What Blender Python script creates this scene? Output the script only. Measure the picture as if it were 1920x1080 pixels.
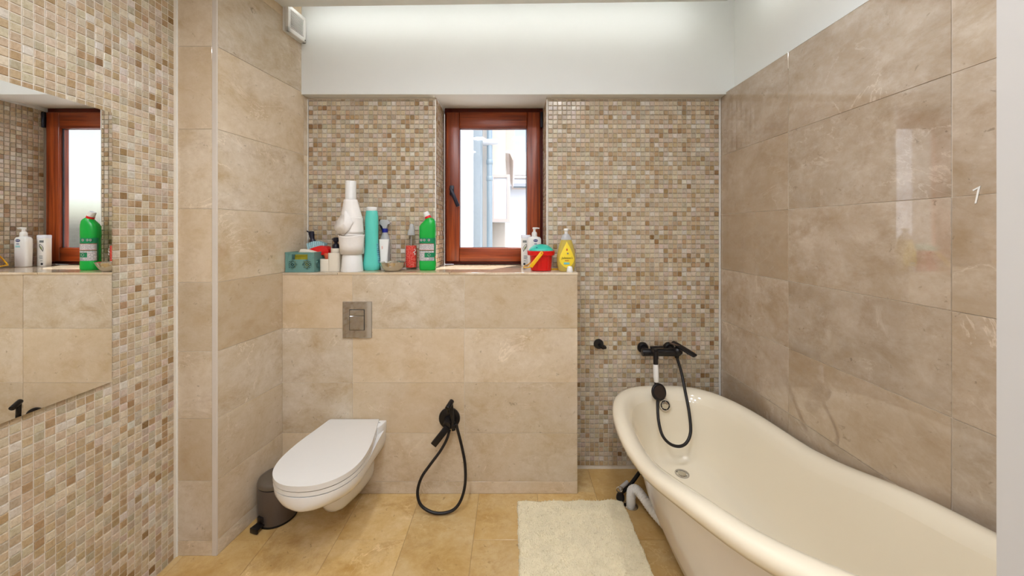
import bpy, bmesh, math, random
from mathutils import Vector, Matrix
PI = math.pi
rnd = random.Random(7)
S = bpy.context.scene
C = S.collection
for o in list(bpy.data.objects):
    bpy.data.objects.remove(o)

# ------------------------------------------------------------ camera, world, exposure
CAMZ = 1.389
F = 690.0                                    # focal length in pixels of the 1920 frame
cam = bpy.data.objects.new('camera', bpy.data.cameras.new('camera'))
C.objects.link(cam)
cam.location = (0, 0, CAMZ)
cam.rotation_euler = (PI / 2, 0, 0)
cam.data.sensor_width = 36
cam.data.lens = F / 1920 * 36
cam.data.shift_y = (432 - 540) / 1920
cam.data.clip_start = 0.02
S.camera = cam

W = bpy.data.worlds.new('sky')
S.world = W
W.use_nodes = True
nt = W.node_tree
nt.nodes.clear()
wo = nt.nodes.new('ShaderNodeOutputWorld')
wb = nt.nodes.new('ShaderNodeBackground')
ws = nt.nodes.new('ShaderNodeTexSky')
ws.sky_type = 'NISHITA'
ws.sun_disc = False
ws.sun_elevation = math.radians(55)
ws.sun_rotation = math.radians(160)
ws.dust_density = 3.0
wb.inputs['Strength'].default_value = 0.30
nt.links.new(ws.outputs[0], wb.inputs[0])
nt.links.new(wb.outputs[0], wo.inputs[0])

sun = bpy.data.objects.new('sun', bpy.data.lights.new('sun', 'SUN'))
C.objects.link(sun)
sun.data.energy = 7.0
sun.data.angle = math.radians(1.0)
sun.data.color = (1.0, 0.96, 0.9)
sun.rotation_euler = Vector((0.22, 0.34, 0.9)).to_track_quat('Z', 'Y').to_euler()      # high summer sun outside the window

S.view_settings.view_transform = 'Standard'
S.view_settings.look = 'None'
S.view_settings.gamma = 1
S.view_settings.use_curve_mapping = False
S.view_settings.exposure = 0.73
LAMP = 92.0                                   # radiance of the round ceiling lamps
COVE = 11.0                                   # radiance of the LED strip in the cove


# ------------------------------------------------------------ helpers
def at(px, py, Y):
    """pixel of the 1920x1080 frame at depth Y -> world point"""
    return Vector(((px - 960) * Y / F, Y, CAMZ - (py - 432) * Y / F))


def tag(o, label=None, cat=None, group=None, kind=None):
    if label: o['label'] = label
    if cat: o['category'] = cat
    if group: o['group'] = group
    if kind: o['kind'] = kind
    return o


def thing(name, label, cat, loc=(0, 0, 0), rz=0.0, group=None, kind=None):
    o = bpy.data.objects.new(name, None)
    C.objects.link(o)
    o.location = loc
    o.rotation_euler = (0, 0, rz)
    o.empty_display_size = 0.05
    return tag(o, label, cat, group, kind)


def obj(name, bm, mat, parent=None, smooth=None, loc=None, rot=None, normals=True):
    if normals:
        bmesh.ops.recalc_face_normals(bm, faces=bm.faces)
    me = bpy.data.meshes.new(name)
    bm.to_mesh(me)
    bm.free()
    if mat: me.materials.append(mat)
    if smooth is not None:
        for p in me.polygons: p.use_smooth = True
        if smooth < 180:
            me.set_sharp_from_angle(angle=math.radians(smooth))
    o = bpy.data.objects.new(name, me)
    C.objects.link(o)
    if parent: o.parent = parent
    if loc is not None: o.location = loc
    if rot is not None: o.rotation_euler = rot
    return o


def inst(name, me, parent=None, loc=(0, 0, 0), rot=(0, 0, 0)):
    o = bpy.data.objects.new(name, me)
    C.objects.link(o)
    if parent: o.parent = parent
    o.location = loc
    o.rotation_euler = rot
    return o


def box(bm, x0, x1, y0, y1, z0, z1, bev=0.0, seg=2, M=None):
    vs = [bm.verts.new(v) for v in ((x0, y0, z0), (x1, y0, z0), (x1, y1, z0), (x0, y1, z0),
                                    (x0, y0, z1), (x1, y0, z1), (x1, y1, z1), (x0, y1, z1))]
    fs = [bm.faces.new([vs[i] for i in q]) for q in
          ((3, 2, 1, 0), (4, 5, 6, 7), (0, 1, 5, 4), (1, 2, 6, 5), (2, 3, 7, 6), (3, 0, 4, 7))]
    if M is not None:
        for v in vs: v.co = M @ v.co
    if bev > 0:
        es = list({e for f in fs for e in f.edges})
        bmesh.ops.bevel(bm, geom=es, offset=bev, segments=seg, affect='EDGES', profile=0.5)
    return bm


def nbm(): return bmesh.new()


def bxo(name, x0, x1, y0, y1, z0, z1, mat, parent=None, bev=0.0, seg=2, M=None, smooth=None):
    return obj(name, box(nbm(), x0, x1, y0, y1, z0, z1, bev, seg, M), mat, parent, smooth)


def ring_pts(cx, cy, rx, ry, n, seg, a0=0.0, a1=None):
    out = []
    full = a1 is None
    cnt = seg if full else seg + 1
    for i in range(cnt):
        a = (2 * PI * i / seg) if full else a0 + (a1 - a0) * i / seg
        c, s = math.cos(a), math.sin(a)
        out.append((cx + rx * math.copysign(abs(c) ** (2 / n), c), cy + ry * math.copysign(abs(s) ** (2 / n), s)))
    return out


def bridge(bm, rings, closed=True):
    for r0, r1 in zip(rings, rings[1:]):
        n = len(r0)
        for i in range(n if closed else n - 1):
            j = (i + 1) % n
            bm.faces.new((r0[i], r0[j], r1[j], r1[i]))


def loft(bm, st, seg=28, cap0=True, cap1=True, M=None):
    """stations (z, cx, cy, rx, ry, n): stacked rings"""
    rings = []
    for z, cx, cy, rx, ry, n in st:
        r = [bm.verts.new((x, y, z)) for x, y in ring_pts(cx, cy, rx, ry, n, seg)]
        if M is not None:
            for v in r: v.co = M @ v.co
        rings.append(r)
    bridge(bm, rings)
    if cap0: bm.faces.new(rings[0][::-1])
    if cap1: bm.faces.new(rings[-1])
    return bm


def shell(bm, st, a0, a1, off=0.0006, seg=16, M=None):
    """open patch of a loft between two angles, lifted by off: a stuck-on label"""
    rings = []
    for z, cx, cy, rx, ry, n in st:
        r = [bm.verts.new((x, y, z)) for x, y in ring_pts(cx, cy, rx + off, ry + off, n, seg, a0, a1)]
        if M is not None:
            for v in r: v.co = M @ v.co
        rings.append(r)
    bridge(bm, rings, closed=False)
    return bm


def lathe(bm, prof, seg=28, M=None, cap0=True, cap1=True):
    return loft(bm, [(z, 0, 0, max(r, 1e-4), max(r, 1e-4), 2) for r, z in prof], seg, cap0, cap1, M)


def disc_at(center, axis):
    """matrix that carries +z onto axis at center"""
    q = Vector((0, 0, 1)).rotation_difference(Vector(axis).normalized())
    return Matrix.Translation(center) @ q.to_matrix().to_4x4()


def cyl(bm, p0, p1, r0, r1=None, seg=20, bev=0.0):
    p0, p1 = Vector(p0), Vector(p1)
    L = (p1 - p0).length
    if r1 is None: r1 = r0
    M = disc_at(p0, p1 - p0)
    if bev > 0:
        prof = [(r0 - bev, 0), (r0 - bev * .3, bev * .3), (r0, bev), (r1, L - bev), (r1 - bev * .3, L - bev * .3), (r1 - bev, L)]
    else:
        prof = [(r0, 0), (r1, L)]
    return lathe(bm, prof, seg, M)


def spline(pts, n=12):
    """Catmull-Rom through the points"""
    P = [Vector(p) for p in pts]
    P = [P[0] * 2 - P[1]] + P + [P[-1] * 2 - P[-2]]
    out = []
    for i in range(1, len(P) - 2):
        for k in range(n):
            t = k / n
            a, b, c, d = P[i - 1], P[i], P[i + 1], P[i + 2]
            out.append(0.5 * ((2 * b) + (c - a) * t + (2 * a - 5 * b + 4 * c - d) * t * t + (3 * b - a - 3 * c + d) * t ** 3))
    out.append(P[-2])
    return out


def tube(bm, path, r, seg=12, rf=None):
    path = [Vector(p) for p in path]
    rings = []
    nrm = None
    for i, p in enumerate(path):
        t = (path[min(i + 1, len(path) - 1)] - path[max(i - 1, 0)]).normalized()
        if nrm is None:
            nrm = t.orthogonal().normalized()
        else:
            nrm = (nrm - t * nrm.dot(t)).normalized()
        b = t.cross(nrm)
        rr = r if rf is None else rf(i)
        rings.append([bm.verts.new(p + (nrm * math.cos(2 * PI * k / seg) + b * math.sin(2 * PI * k / seg)) * rr) for k in range(seg)])
    bridge(bm, rings)
    bm.faces.new(rings[0][::-1])
    bm.faces.new(rings[-1])
    return bm


def prism(bm, pts, h0, h1, M=None, bev=0.0, seg=2):
    lo = [bm.verts.new((x, y, h0)) for x, y in pts]
    hi = [bm.verts.new((x, y, h1)) for x, y in pts]
    fs = [bm.faces.new(lo[::-1]), bm.faces.new(hi)]
    n = len(pts)
    for i in range(n):
        fs.append(bm.faces.new((lo[i], lo[(i + 1) % n], hi[(i + 1) % n], hi[i])))
    if bev > 0:
        es = list(set(fs[0].edges) | set(fs[1].edges))
        r = bmesh.ops.bevel(bm, geom=es, offset=bev, segments=seg, affect='EDGES', profile=0.5)
    if M is not None:
        for v in bm.verts: v.co = M @ v.co
    return bm


def text(name, body, size, mat, parent, loc, rot=(PI / 2, 0, 0), depth=0.0004, align='CENTER', shear=0.0):
    cu = bpy.data.curves.new(name, 'FONT')
    cu.body = body
    cu.size = size
    cu.extrude = depth
    cu.align_x = align
    cu.align_y = 'CENTER'
    cu.shear = shear
    cu.resolution_u = 2
    tmp = bpy.data.objects.new('tmp', cu)
    C.objects.link(tmp)
    dg = bpy.context.evaluated_depsgraph_get()
    me = bpy.data.meshes.new_from_object(tmp.evaluated_get(dg))
    bpy.data.objects.remove(tmp)
    me.materials.clear()
    me.materials.append(mat)
    me.name = name
    return inst(name, me, parent, loc, rot)


# ------------------------------------------------------------ materials
def srgb(r, g, b):
    f = lambda c: (c / 255 / 12.92) if c / 255 <= 0.04045 else ((c / 255 + 0.055) / 1.055) ** 2.4
    return (f(r), f(g), f(b), 1.0)


def new_mat(name):
    m = bpy.data.materials.new(name)
    m.use_nodes = True
    n = m.node_tree
    b = n.nodes['Principled BSDF']
    return m, n, b


def plain(name, col, rough=0.4, metal=0.0, noise=0.06, nscale=30.0, bump=0.0, trans=0.0, ior=1.45, spec=0.5, coat=0.0, sss=0.0):
    m, n, b = new_mat(name)
    b.inputs['Roughness'].default_value = rough
    b.inputs['Metallic'].default_value = metal
    b.inputs['Transmission Weight'].default_value = trans
    b.inputs['IOR'].default_value = ior
    b.inputs['Specular IOR Level'].default_value = spec
    b.inputs['Coat Weight'].default_value = coat
    tc = n.nodes.new('ShaderNodeTexCoord')
    nz = n.nodes.new('ShaderNodeTexNoise')
    nz.inputs['Scale'].default_value = nscale
    nz.inputs['Detail'].default_value = 4
    n.links.new(tc.outputs['Object'], nz.inputs['Vector'])
    mx = n.nodes.new('ShaderNodeMix')
    mx.data_type = 'RGBA'
    mx.inputs[6].default_value = tuple(c * (1 - noise) for c in col[:3]) + (1,)
    mx.inputs[7].default_value = tuple(min(1, c * (1 + noise)) for c in col[:3]) + (1,)
    n.links.new(nz.outputs['Fac'], mx.inputs[0])
    n.links.new(mx.outputs[2], b.inputs['Base Color'])
    if bump > 0:
        bp = n.nodes.new('ShaderNodeBump')
        bp.inputs['Strength'].default_value = bump
        bp.inputs['Distance'].default_value = 0.002
        n.links.new(nz.outputs['Fac'], bp.inputs['Height'])
        n.links.new(bp.outputs[0], b.inputs['Normal'])
    return m


def ramp(n, stops):
    r = n.nodes.new('ShaderNodeValToRGB')
    e = r.color_ramp.elements
    while len(e) < len(stops): e.new(0.5)
    for i, (p, c) in enumerate(stops):
        e[i].position = p
        e[i].color = c
    return r


def mixc(n, fac, a, b, blend='MIX'):
    mx = n.nodes.new('ShaderNodeMix')
    mx.data_type = 'RGBA'
    mx.blend_type = blend
    for s, v in ((0, fac), (6, a), (7, b)):
        if hasattr(v, 'is_output'): n.links.new(v, mx.inputs[s])
        else: mx.inputs[s].default_value = v
    return mx.outputs[2]


def math_n(n, op, a, b=None, clamp=False):
    q = n.nodes.new('ShaderNodeMath')
    q.operation = op
    q.use_clamp = clamp
    for i, v in enumerate((a, b)):
        if v is None: continue
        if hasattr(v, 'is_output'): n.links.new(v, q.inputs[i])
        else: q.inputs[i].default_value = v
    return q.outputs[0]


def noise_n(n, vec, scale, detail=5, rough=0.55, dist=0.0):
    q = n.nodes.new('ShaderNodeTexNoise')
    q.inputs['Scale'].default_value = scale
    q.inputs['Detail'].default_value = detail
    q.inputs['Roughness'].default_value = rough
    q.inputs['Distortion'].default_value = dist
    n.links.new(vec, q.inputs['Vector'])
    return q.outputs['Fac']


def marble(name, pale, mid, warm, rough=0.1, rust=0.35, var=0.16, ior=1.5):
    """polished beige limestone; every tile object takes its own patch of the stone"""
    m, n, b = new_mat(name)
    tc = n.nodes.new('ShaderNodeTexCoord')
    oi = n.nodes.new('ShaderNodeObjectInfo')
    vm = n.nodes.new('ShaderNodeVectorMath')
    vm.operation = 'MULTIPLY_ADD'
    cx = n.nodes.new('ShaderNodeCombineXYZ')
    for i, k in enumerate((41.0, 17.0, 29.0)):
        n.links.new(math_n(n, 'MULTIPLY', oi.outputs['Random'], k), cx.inputs[i])
    vm.inputs[1].default_value = (1, 1, 1)
    n.links.new(tc.outputs['Object'], vm.inputs[0])
    n.links.new(cx.outputs[0], vm.inputs[2])
    v = vm.outputs[0]
    # stretch the clouds along one diagonal so that they run like bedding
    mp = n.nodes.new('ShaderNodeMapping')
    rc_ = n.nodes.new('ShaderNodeCombineXYZ')
    for i, k in enumerate((19.0, 47.0, 31.0)):
        n.links.new(math_n(n, 'MULTIPLY', oi.outputs['Random'], k), rc_.inputs[i])
    n.links.new(rc_.outputs[0], mp.inputs['Rotation'])
    mp.inputs['Scale'].default_value = (1.0, 1.0, 1.35)
    n.links.new(v, mp.inputs['Vector'])
    v2 = mp.outputs[0]
    big = noise_n(n, v2, 4.2, 8, 0.70, 0.3)
    col = ramp(n, [(0.30, warm), (0.47, mid), (0.66, pale)])
    n.links.new(big, col.inputs[0])
    fine = noise_n(n, v, 30, 5, 0.7, 0.2)
    c1 = mixc(n, math_n(n, 'MULTIPLY', math_n(n, 'SUBTRACT', fine, 0.36, True), 1.15), col.outputs[0], warm)
    # rusty clouds
    rc = ramp(n, [(0.50, (0, 0, 0, 1)), (0.70, (1, 1, 1, 1))])
    n.links.new(noise_n(n, v2, 5.2, 8, 0.76, 0.35), rc.inputs[0])
    c2 = mixc(n, math_n(n, 'MULTIPLY', rc.outputs[0], rust), c1, tuple(k * f for k, f in zip(warm[:3], (0.70, 0.60, 0.48))) + (1,))
    # pale hairline veins
    vv = math_n(n, 'ABSOLUTE', math_n(n, 'SUBTRACT', noise_n(n, v2, 2.1, 6, 0.6, 1.8), 0.5))
    vr = ramp(n, [(0.0, (1, 1, 1, 1)), (0.012, (0, 0, 0, 1))])
    n.links.new(vv, vr.inputs[0])
    gate = ramp(n, [(0.50, (0, 0, 0, 1)), (0.62, (1, 1, 1, 1))])
    n.links.new(noise_n(n, v, 3.7, 3), gate.inputs[0])
    vg = math_n(n, 'MULTIPLY', math_n(n, 'MULTIPLY', vr.outputs[0], gate.outputs[0]), 0.55)
    c3 = mixc(n, vg, c2, tuple(min(1, k * 1.25) for k in pale[:3]) + (1,))
    # dark fossil specks
    sp = ramp(n, [(0.66, (0, 0, 0, 1)), (0.73, (1, 1, 1, 1))])
    n.links.new(noise_n(n, v, 34, 3, 0.65, 0.6), sp.inputs[0])
    c4 = mixc(n, math_n(n, 'MULTIPLY', sp.outputs[0], 0.5), c3, tuple(k * 0.35 for k in warm[:3]) + (1,))
    # each tile a little lighter or darker, some of them tan all over
    tan = ramp(n, [(0.45, (0, 0, 0, 1)), (0.95, (1, 1, 1, 1))])
    n.links.new(math_n(n, 'FRACT', math_n(n, 'MULTIPLY', oi.outputs['Random'], 7.31)), tan.inputs[0])
    c4 = mixc(n, math_n(n, 'MULTIPLY', tan.outputs[0], 0.55), c4, warm)
    hv = n.nodes.new('ShaderNodeHueSaturation')
    n.links.new(math_n(n, 'ADD', math_n(n, 'MULTIPLY', oi.outputs['Random'], var), 1 - var * 0.5), hv.inputs['Value'])
    n.links.new(c4, hv.inputs['Color'])
    n.links.new(hv.outputs[0], b.inputs['Base Color'])
    b.inputs['IOR'].default_value = ior
    rr = math_n(n, 'ADD', math_n(n, 'MULTIPLY', fine, 0.025), rough - 0.03)
    n.links.new(rr, b.inputs['Roughness'])
    bp = n.nodes.new('ShaderNodeBump')
    bp.inputs['Strength'].default_value = 0.02
    bp.inputs['Distance'].default_value = 0.004
    n.links.new(noise_n(n, v, 9, 2), bp.inputs['Height'])
    n.links.new(bp.outputs[0], b.inputs['Normal'])
    return m


def mosaic_mat():
    m, n, b = new_mat('tumbled_mosaic_stone')
    at_ = n.nodes.new('ShaderNodeAttribute')
    at_.attribute_name = 'tint'
    g = n.nodes.new('ShaderNodeNewGeometry')
    n1 = noise_n(n, g.outputs['Position'], 95, 6, 0.7, 0.6)
    n2 = noise_n(n, g.outputs['Position'], 260, 4, 0.6)
    r1 = ramp(n, [(0.34, (0.74, 0.68, 0.60, 1)), (0.52, (1, 1, 1, 1)), (0.72, (1.12, 1.12, 1.12, 1))])
    n.links.new(n1, r1.inputs[0])
    c = mixc(n, 0.75, at_.outputs['Color'], r1.outputs[0], 'MULTIPLY')
    sp = ramp(n, [(0.69, (0, 0, 0, 1)), (0.75, (1, 1, 1, 1))])
    n.links.new(n2, sp.inputs[0])
    c = mixc(n, math_n(n, 'MULTIPLY', sp.outputs[0], 0.45), c, (0.16, 0.09, 0.05, 1))
    n.links.new(c, b.inputs['Base Color'])
    n.links.new(math_n(n, 'ADD', math_n(n, 'MULTIPLY', n1, 0.25), 0.12), b.inputs['Roughness'])
    bp = n.nodes.new('ShaderNodeBump')
    bp.inputs['Strength'].default_value = 0.12
    bp.inputs['Distance'].default_value = 0.002
    n.links.new(n1, bp.inputs['Height'])
    n.links.new(bp.outputs[0], b.inputs['Normal'])
    return m


def wood_mat(axis):
    m, n, b = new_mat('mahogany_' + axis)
    tc = n.nodes.new('ShaderNodeTexCoord')
    mp = n.nodes.new('ShaderNodeMapping')
    mp.inputs['Scale'].default_value = (60, 60, 2.2) if axis == 'z' else (2.2, 60, 60)
    n.links.new(tc.outputs['Object'], mp.inputs['Vector'])
    f = noise_n(n, mp.outputs[0], 1.0, 6, 0.6, 0.5)
    r = ramp(n, [(0.3, srgb(96, 34, 12)), (0.5, srgb(140, 58, 20)), (0.72, srgb(170, 80, 32))])
    n.links.new(f, r.inputs[0])
    n.links.new(r.outputs[0], b.inputs['Base Color'])
    b.inputs['Roughness'].default_value = 0.30
    return m


def emit(name, col, strength):
    m = bpy.data.materials.new(name)
    m.use_nodes = True
    n = m.node_tree
    n.nodes.clear()
    e = n.nodes.new('ShaderNodeEmission')
    e.inputs[0].default_value = col
    e.inputs[1].default_value = strength
    o = n.nodes.new('ShaderNodeOutputMaterial')
    n.links.new(e.outputs[0], o.inputs[0])
    return m


def pane_mat(name, tint=(1, 1, 1, 1), refl=1.0):
    """thin clear sheet: straight-through light plus a Fresnel reflection"""
    m = bpy.data.materials.new(name)
    m.use_nodes = True
    n = m.node_tree
    n.nodes.clear()
    t = n.nodes.new('ShaderNodeBsdfTransparent')
    t.inputs[0].default_value = tint
    gl = n.nodes.new('ShaderNodeBsdfGlossy')
    gl.inputs['Roughness'].default_value = 0.02
    lw = n.nodes.new('ShaderNodeLayerWeight')
    lw.inputs[0].default_value = 0.5
    fr = math_n(n, 'ADD', math_n(n, 'MULTIPLY', math_n(n, 'POWER', lw.outputs['Facing'], 5.0), 0.95), 0.04)
    mx = n.nodes.new('ShaderNodeMixShader')
    o = n.nodes.new('ShaderNodeOutputMaterial')
    n.links.new(math_n(n, 'MULTIPLY', fr, refl), mx.inputs[0])
    n.links.new(t.outputs[0], mx.inputs[1])
    n.links.new(gl.outputs[0], mx.inputs[2])
    n.links.new(mx.outputs[0], o.inputs[0])
    return m


def print_mat(name, paper, ink, lines=220.0, amount=0.5):
    """small print: rows of short dark dashes on a label"""
    m, n, b = new_mat(name)
    tc = n.nodes.new('ShaderNodeTexCoord')
    sx = n.nodes.new('ShaderNodeSeparateXYZ')
    n.links.new(tc.outputs['Object'], sx.inputs[0])
    row = math_n(n, 'GREATER_THAN', math_n(n, 'FRACT', math_n(n, 'MULTIPLY', sx.outputs[2], lines)), 0.5)
    mp = n.nodes.new('ShaderNodeMapping')
    mp.inputs['Scale'].default_value = (420, 0, lines)
    n.links.new(tc.outputs['Object'], mp.inputs['Vector'])
    word = math_n(n, 'GREATER_THAN', noise_n(n, mp.outputs[0], 0.55, 2), 1 - amount)
    c = mixc(n, math_n(n, 'MULTIPLY', math_n(n, 'MULTIPLY', row, word), 0.75), paper, ink)
    n.links.new(c, b.inputs['Base Color'])
    b.inputs['Roughness'].default_value = 0.35
    return m


M_WALLTILE = marble('beige_marble', srgb(227, 213, 194), srgb(216, 199, 174), srgb(194, 169, 134), 0.09, 0.5, 0.22)
M_PINKTILE = marble('rosy_marble', srgb(202, 185, 166), srgb(184, 165, 144), srgb(166, 142, 113), 0.045, 0.55, 0.2, 2.0)
M_FLOOR = marble('honey_marble', srgb(219, 192, 145), srgb(209, 176, 120), srgb(188, 149, 86), 0.17, 0.6)
M_GROUT = plain('cream_grout', srgb(228, 218, 202), 0.8, noise=0.08, nscale=60, bump=0.2)
M_FGROUT = plain('floor_grout', srgb(160, 132, 92), 0.8, noise=0.1, nscale=60)
M_MOSAIC = mosaic_mat()
M_PLASTER = plain('white_plaster', srgb(230, 231, 228), 0.7, noise=0.015, nscale=6, bump=0.04)
M_GREYWALL = plain('grey_white_paint', srgb(192, 188, 183), 0.7, noise=0.02, nscale=5)
M_TRIM = plain('pale_trim', srgb(214, 203, 190), 0.35, noise=0.05, nscale=14)
M_CAULK = plain('white_caulk', srgb(236, 232, 224), 0.5)
M_WOODZ = wood_mat('z')
M_WOODX = wood_mat('x')
M_WOODD = plain('dark_mahogany', srgb(92, 26, 14), 0.35, noise=0.2, nscale=40)
M_GASKET = plain('dark_gasket', srgb(46, 40, 46), 0.6)
M_PANE = pane_mat('window_glass')
M_MIRROR = plain('mirror_silver', (0.93, 0.93, 0.91, 1), 0.0, 1.0, noise=0.0)
M_MIRROREDGE = plain('mirror_edge', srgb(120, 128, 118), 0.25)
M_CERAMIC = plain('white_ceramic', srgb(236, 234, 231), 0.1, noise=0.01, coat=0.3)
M_LID = plain('toilet_lid_plastic', srgb(226, 222, 216), 0.22, noise=0.01)
M_TUB = plain('cream_acrylic', srgb(238, 226, 202), 0.13, noise=0.012, nscale=4, coat=0.3)
M_BLACK = plain('matte_black_metal', srgb(24, 21, 22), 0.34, 0.2, noise=0.15)
M_BLACKHOSE = plain('black_hose', srgb(22, 16, 15), 0.42, noise=0.2, nscale=200)
M_CHROME = plain('chrome', (0.58, 0.575, 0.57, 1), 0.06, 1.0, noise=0.02)
M_STEEL = plain('brushed_steel', srgb(206, 202, 194), 0.13, 1.0, noise=0.05)
M_DARKGAP = plain('dark_gap', srgb(20, 18, 18), 0.7)
M_BIN = plain('taupe_metal', srgb(98, 88, 82), 0.36, 0.35, noise=0.04)
M_BINLID = plain('taupe_lid', srgb(108, 98, 86), 0.3, 0.3, noise=0.04)
M_RUG = plain('cream_cotton', srgb(232, 220, 190), 0.95, noise=0.16, nscale=14)
M_WHITEPL = plain('white_plastic', srgb(232, 230, 226), 0.3, noise=0.01)
M_CREAMPL = plain('cream_plastic', srgb(226, 215, 196), 0.4, noise=0.02)
M_PAPER = plain('tissue_paper', srgb(240, 234, 228), 0.9, noise=0.03, nscale=80, bump=0.15)
M_CARD = plain('grey_cardboard', srgb(188, 176, 160), 0.85)
M_TEAL = plain('teal_plastic', srgb(96, 206, 190), 0.32, noise=0.02)
M_CRATE = plain('sage_teal_plastic', srgb(104, 146, 138), 0.45, noise=0.03)
M_NAVY = plain('navy_black_plastic', srgb(22, 22, 40), 0.35)
M_BLUE = plain('royal_blue_plastic', srgb(24, 34, 140), 0.35)
M_RED = plain('red_plastic', srgb(214, 22, 18), 0.3, noise=0.03)
M_REDLABEL = print_mat('red_label', srgb(206, 38, 28), srgb(238, 150, 130), 170, 0.5)
M_BRISTLE = plain('pale_blue_bristle', srgb(150, 184, 190), 0.6, noise=0.1, nscale=120)
M_YELLOW = plain('yellow_plastic', srgb(238, 182, 20), 0.35)
M_ORANGE = plain('orange_plastic', srgb(212, 96, 60), 0.4)
M_SPONGE = plain('olive_sponge', srgb(176, 168, 50), 0.9, noise=0.2, nscale=200, bump=0.5)
M_CLOTH = plain('white_cloth', srgb(228, 220, 205), 0.9, noise=0.05, nscale=80, bump=0.3)
M_GREEN = plain('green_plastic', srgb(18, 170, 62), 0.25, noise=0.03)
M_DKGREEN = plain('dark_green_label', srgb(20, 130, 84), 0.35, noise=0.05)
M_LABEL = print_mat('white_small_print', srgb(214, 206, 204), srgb(90, 96, 104), 210, 0.55)
M_LABELRED = plain('label_red_rule', srgb(196, 60, 66), 0.4)
M_TEALLID = plain('turquoise_plastic', srgb(52, 186, 164), 0.3)
M_CLEAR = pane_mat('clear_plastic', (0.93, 0.93, 0.93, 1), 0.7)
M_CLEARW = plain('frosted_plastic', srgb(225, 225, 226), 0.2, trans=0.45)
M_AMBER = plain('yellow_bath_gel', srgb(226, 200, 96), 0.12, trans=0.35, noise=0.03)
M_YLABEL = plain('yellow_label', srgb(244, 214, 60), 0.35)
M_INK = plain('black_ink', srgb(30, 30, 36), 0.5)
M_INKBLUE = plain('navy_ink', srgb(28, 48, 110), 0.45)
M_INKGREY = plain('grey_ink', srgb(120, 124, 122), 0.5)
M_INKOLIVE = plain('olive_ink', srgb(140, 150, 90), 0.5)
M_INKCYAN = plain('cyan_ink', srgb(120, 196, 200), 0.5)
M_INKRED = plain('red_ink', srgb(196, 60, 40), 0.5)
M_LAMP = emit('lamp_diffuser', (0.95, 1.0, 1.08, 1), LAMP)
M_COVE = emit('led_strip', (0.98, 1.0, 0.97, 1), COVE)
M_FACADE = plain('white_render', srgb(206, 209, 214), 0.9, noise=0.03, nscale=20, bump=0.1)
M_FACADE2 = plain('cream_render', srgb(206, 199, 190), 0.9, noise=0.03, nscale=20)
M_PIPE = plain('blue_grey_zinc', srgb(150, 168, 178), 0.45, 0.3, noise=0.08)
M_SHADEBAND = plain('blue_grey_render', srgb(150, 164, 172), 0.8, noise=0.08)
M_ROOF = plain('pale_roof_sheet', srgb(186, 192, 200), 0.5, noise=0.05)
M_EAVE = plain('rosy_eave_boards', srgb(206, 192, 184), 0.7, noise=0.06)
M_FARGLASS = plain('far_window_glass', srgb(120, 140, 150), 0.1)
M_GROUND = plain('pale_paving', srgb(186, 184, 180), 0.9, noise=0.05)

# ------------------------------------------------------------ key dimensions
XL, XR = -1.429, 1.213           # mosaic wall on the left, marble wall on the right
YB = 2.14                        # mosaic wall at the back
YL = 1.94                        # front of the boxed-in ledge
ZL = 1.167                       # top of the ledge
YC = 1.57                        # front of the pier
XC = -1.259                      # corner of the pier
SW0, SW1 = Vector((XC, YC)), Vector((-1.186, YB))       # side of the pier, slightly askew
RA = math.atan2(SW1.x - SW0.x, SW1.y - SW0.y)           # its angle from the depth axis
ZP = 2.569                       # underside of the dropped ceiling
ZT = 2.74                        # upper ceiling
ROWS = [0.0, 0.065, 0.320, 0.586, 0.872, 1.167, 1.481, 1.821, 2.174, 2.519]
YREAR = -1.25
WX0, WX1 = -0.445, 0.203         # window recess
YW = 2.39                        # window plane


def side_x(y): return SW0.x + (SW1.x - SW0.x) * (y - YC) / (YB - YC)


# ------------------------------------------------------------ stone tiles as objects
_tile_cache = {}
GAP = 0.0016
TH = 0.0022


def tile_mesh(w, h, mat):
    key = (round(w, 3), round(h, 3), mat.name)
    if key in _tile_cache: return _tile_cache[key]
    bm = nbm()
    c = 0.0009
    a, d = w / 2 - GAP / 2, h / 2 - GAP / 2
    back = [bm.verts.new(v) for v in ((-a, TH, -d), (a, TH, -d), (a, TH, d), (-a, TH, d))]
    mid = [bm.verts.new(v) for v in ((-a, c, -d), (a, c, -d), (a, c, d), (-a, c, d))]
    fr = [bm.verts.new(v) for v in ((-a + c, 0, -d + c), (a - c, 0, -d + c), (a - c, 0, d - c), (-a + c, 0, d - c))]
    bridge(bm, [back, mid, fr])
    bm.faces.new(fr)
    bm.faces.new(back[::-1])
    bmesh.ops.recalc_face_normals(bm, faces=bm.faces)
    me = bpy.data.meshes.new('marble_tile')
    bm.to_mesh(me)
    bm.free()
    me.materials.append(mat)
    _tile_cache[key] = me
    return me


def tile(name, parent, center, rz, w, h, mat, wob=0.0016, rx=0.0):
    me = tile_mesh(w, h, mat)
    return inst(name, me, parent, center, (rx + rnd.uniform(-wob, wob), 0, rz + rnd.uniform(-wob, wob)))


# ---- mosaic
PITCH = 0.0268
MS = 0.0237


def mosaic_verts(s, h):
    a, c = s / 2, 0.0016
    return ([(-a, 0, -a), (a, 0, -a), (a, 0, a), (-a, 0, a)],
            [(-a, -h + c, -a), (a, -h + c, -a), (a, -h + c, a), (-a, -h + c, a)],
            [(-a + c, -h, -a + c), (a - c, -h, -a + c), (a - c, -h, a - c), (-a + c, -h, a - c)])


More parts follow.
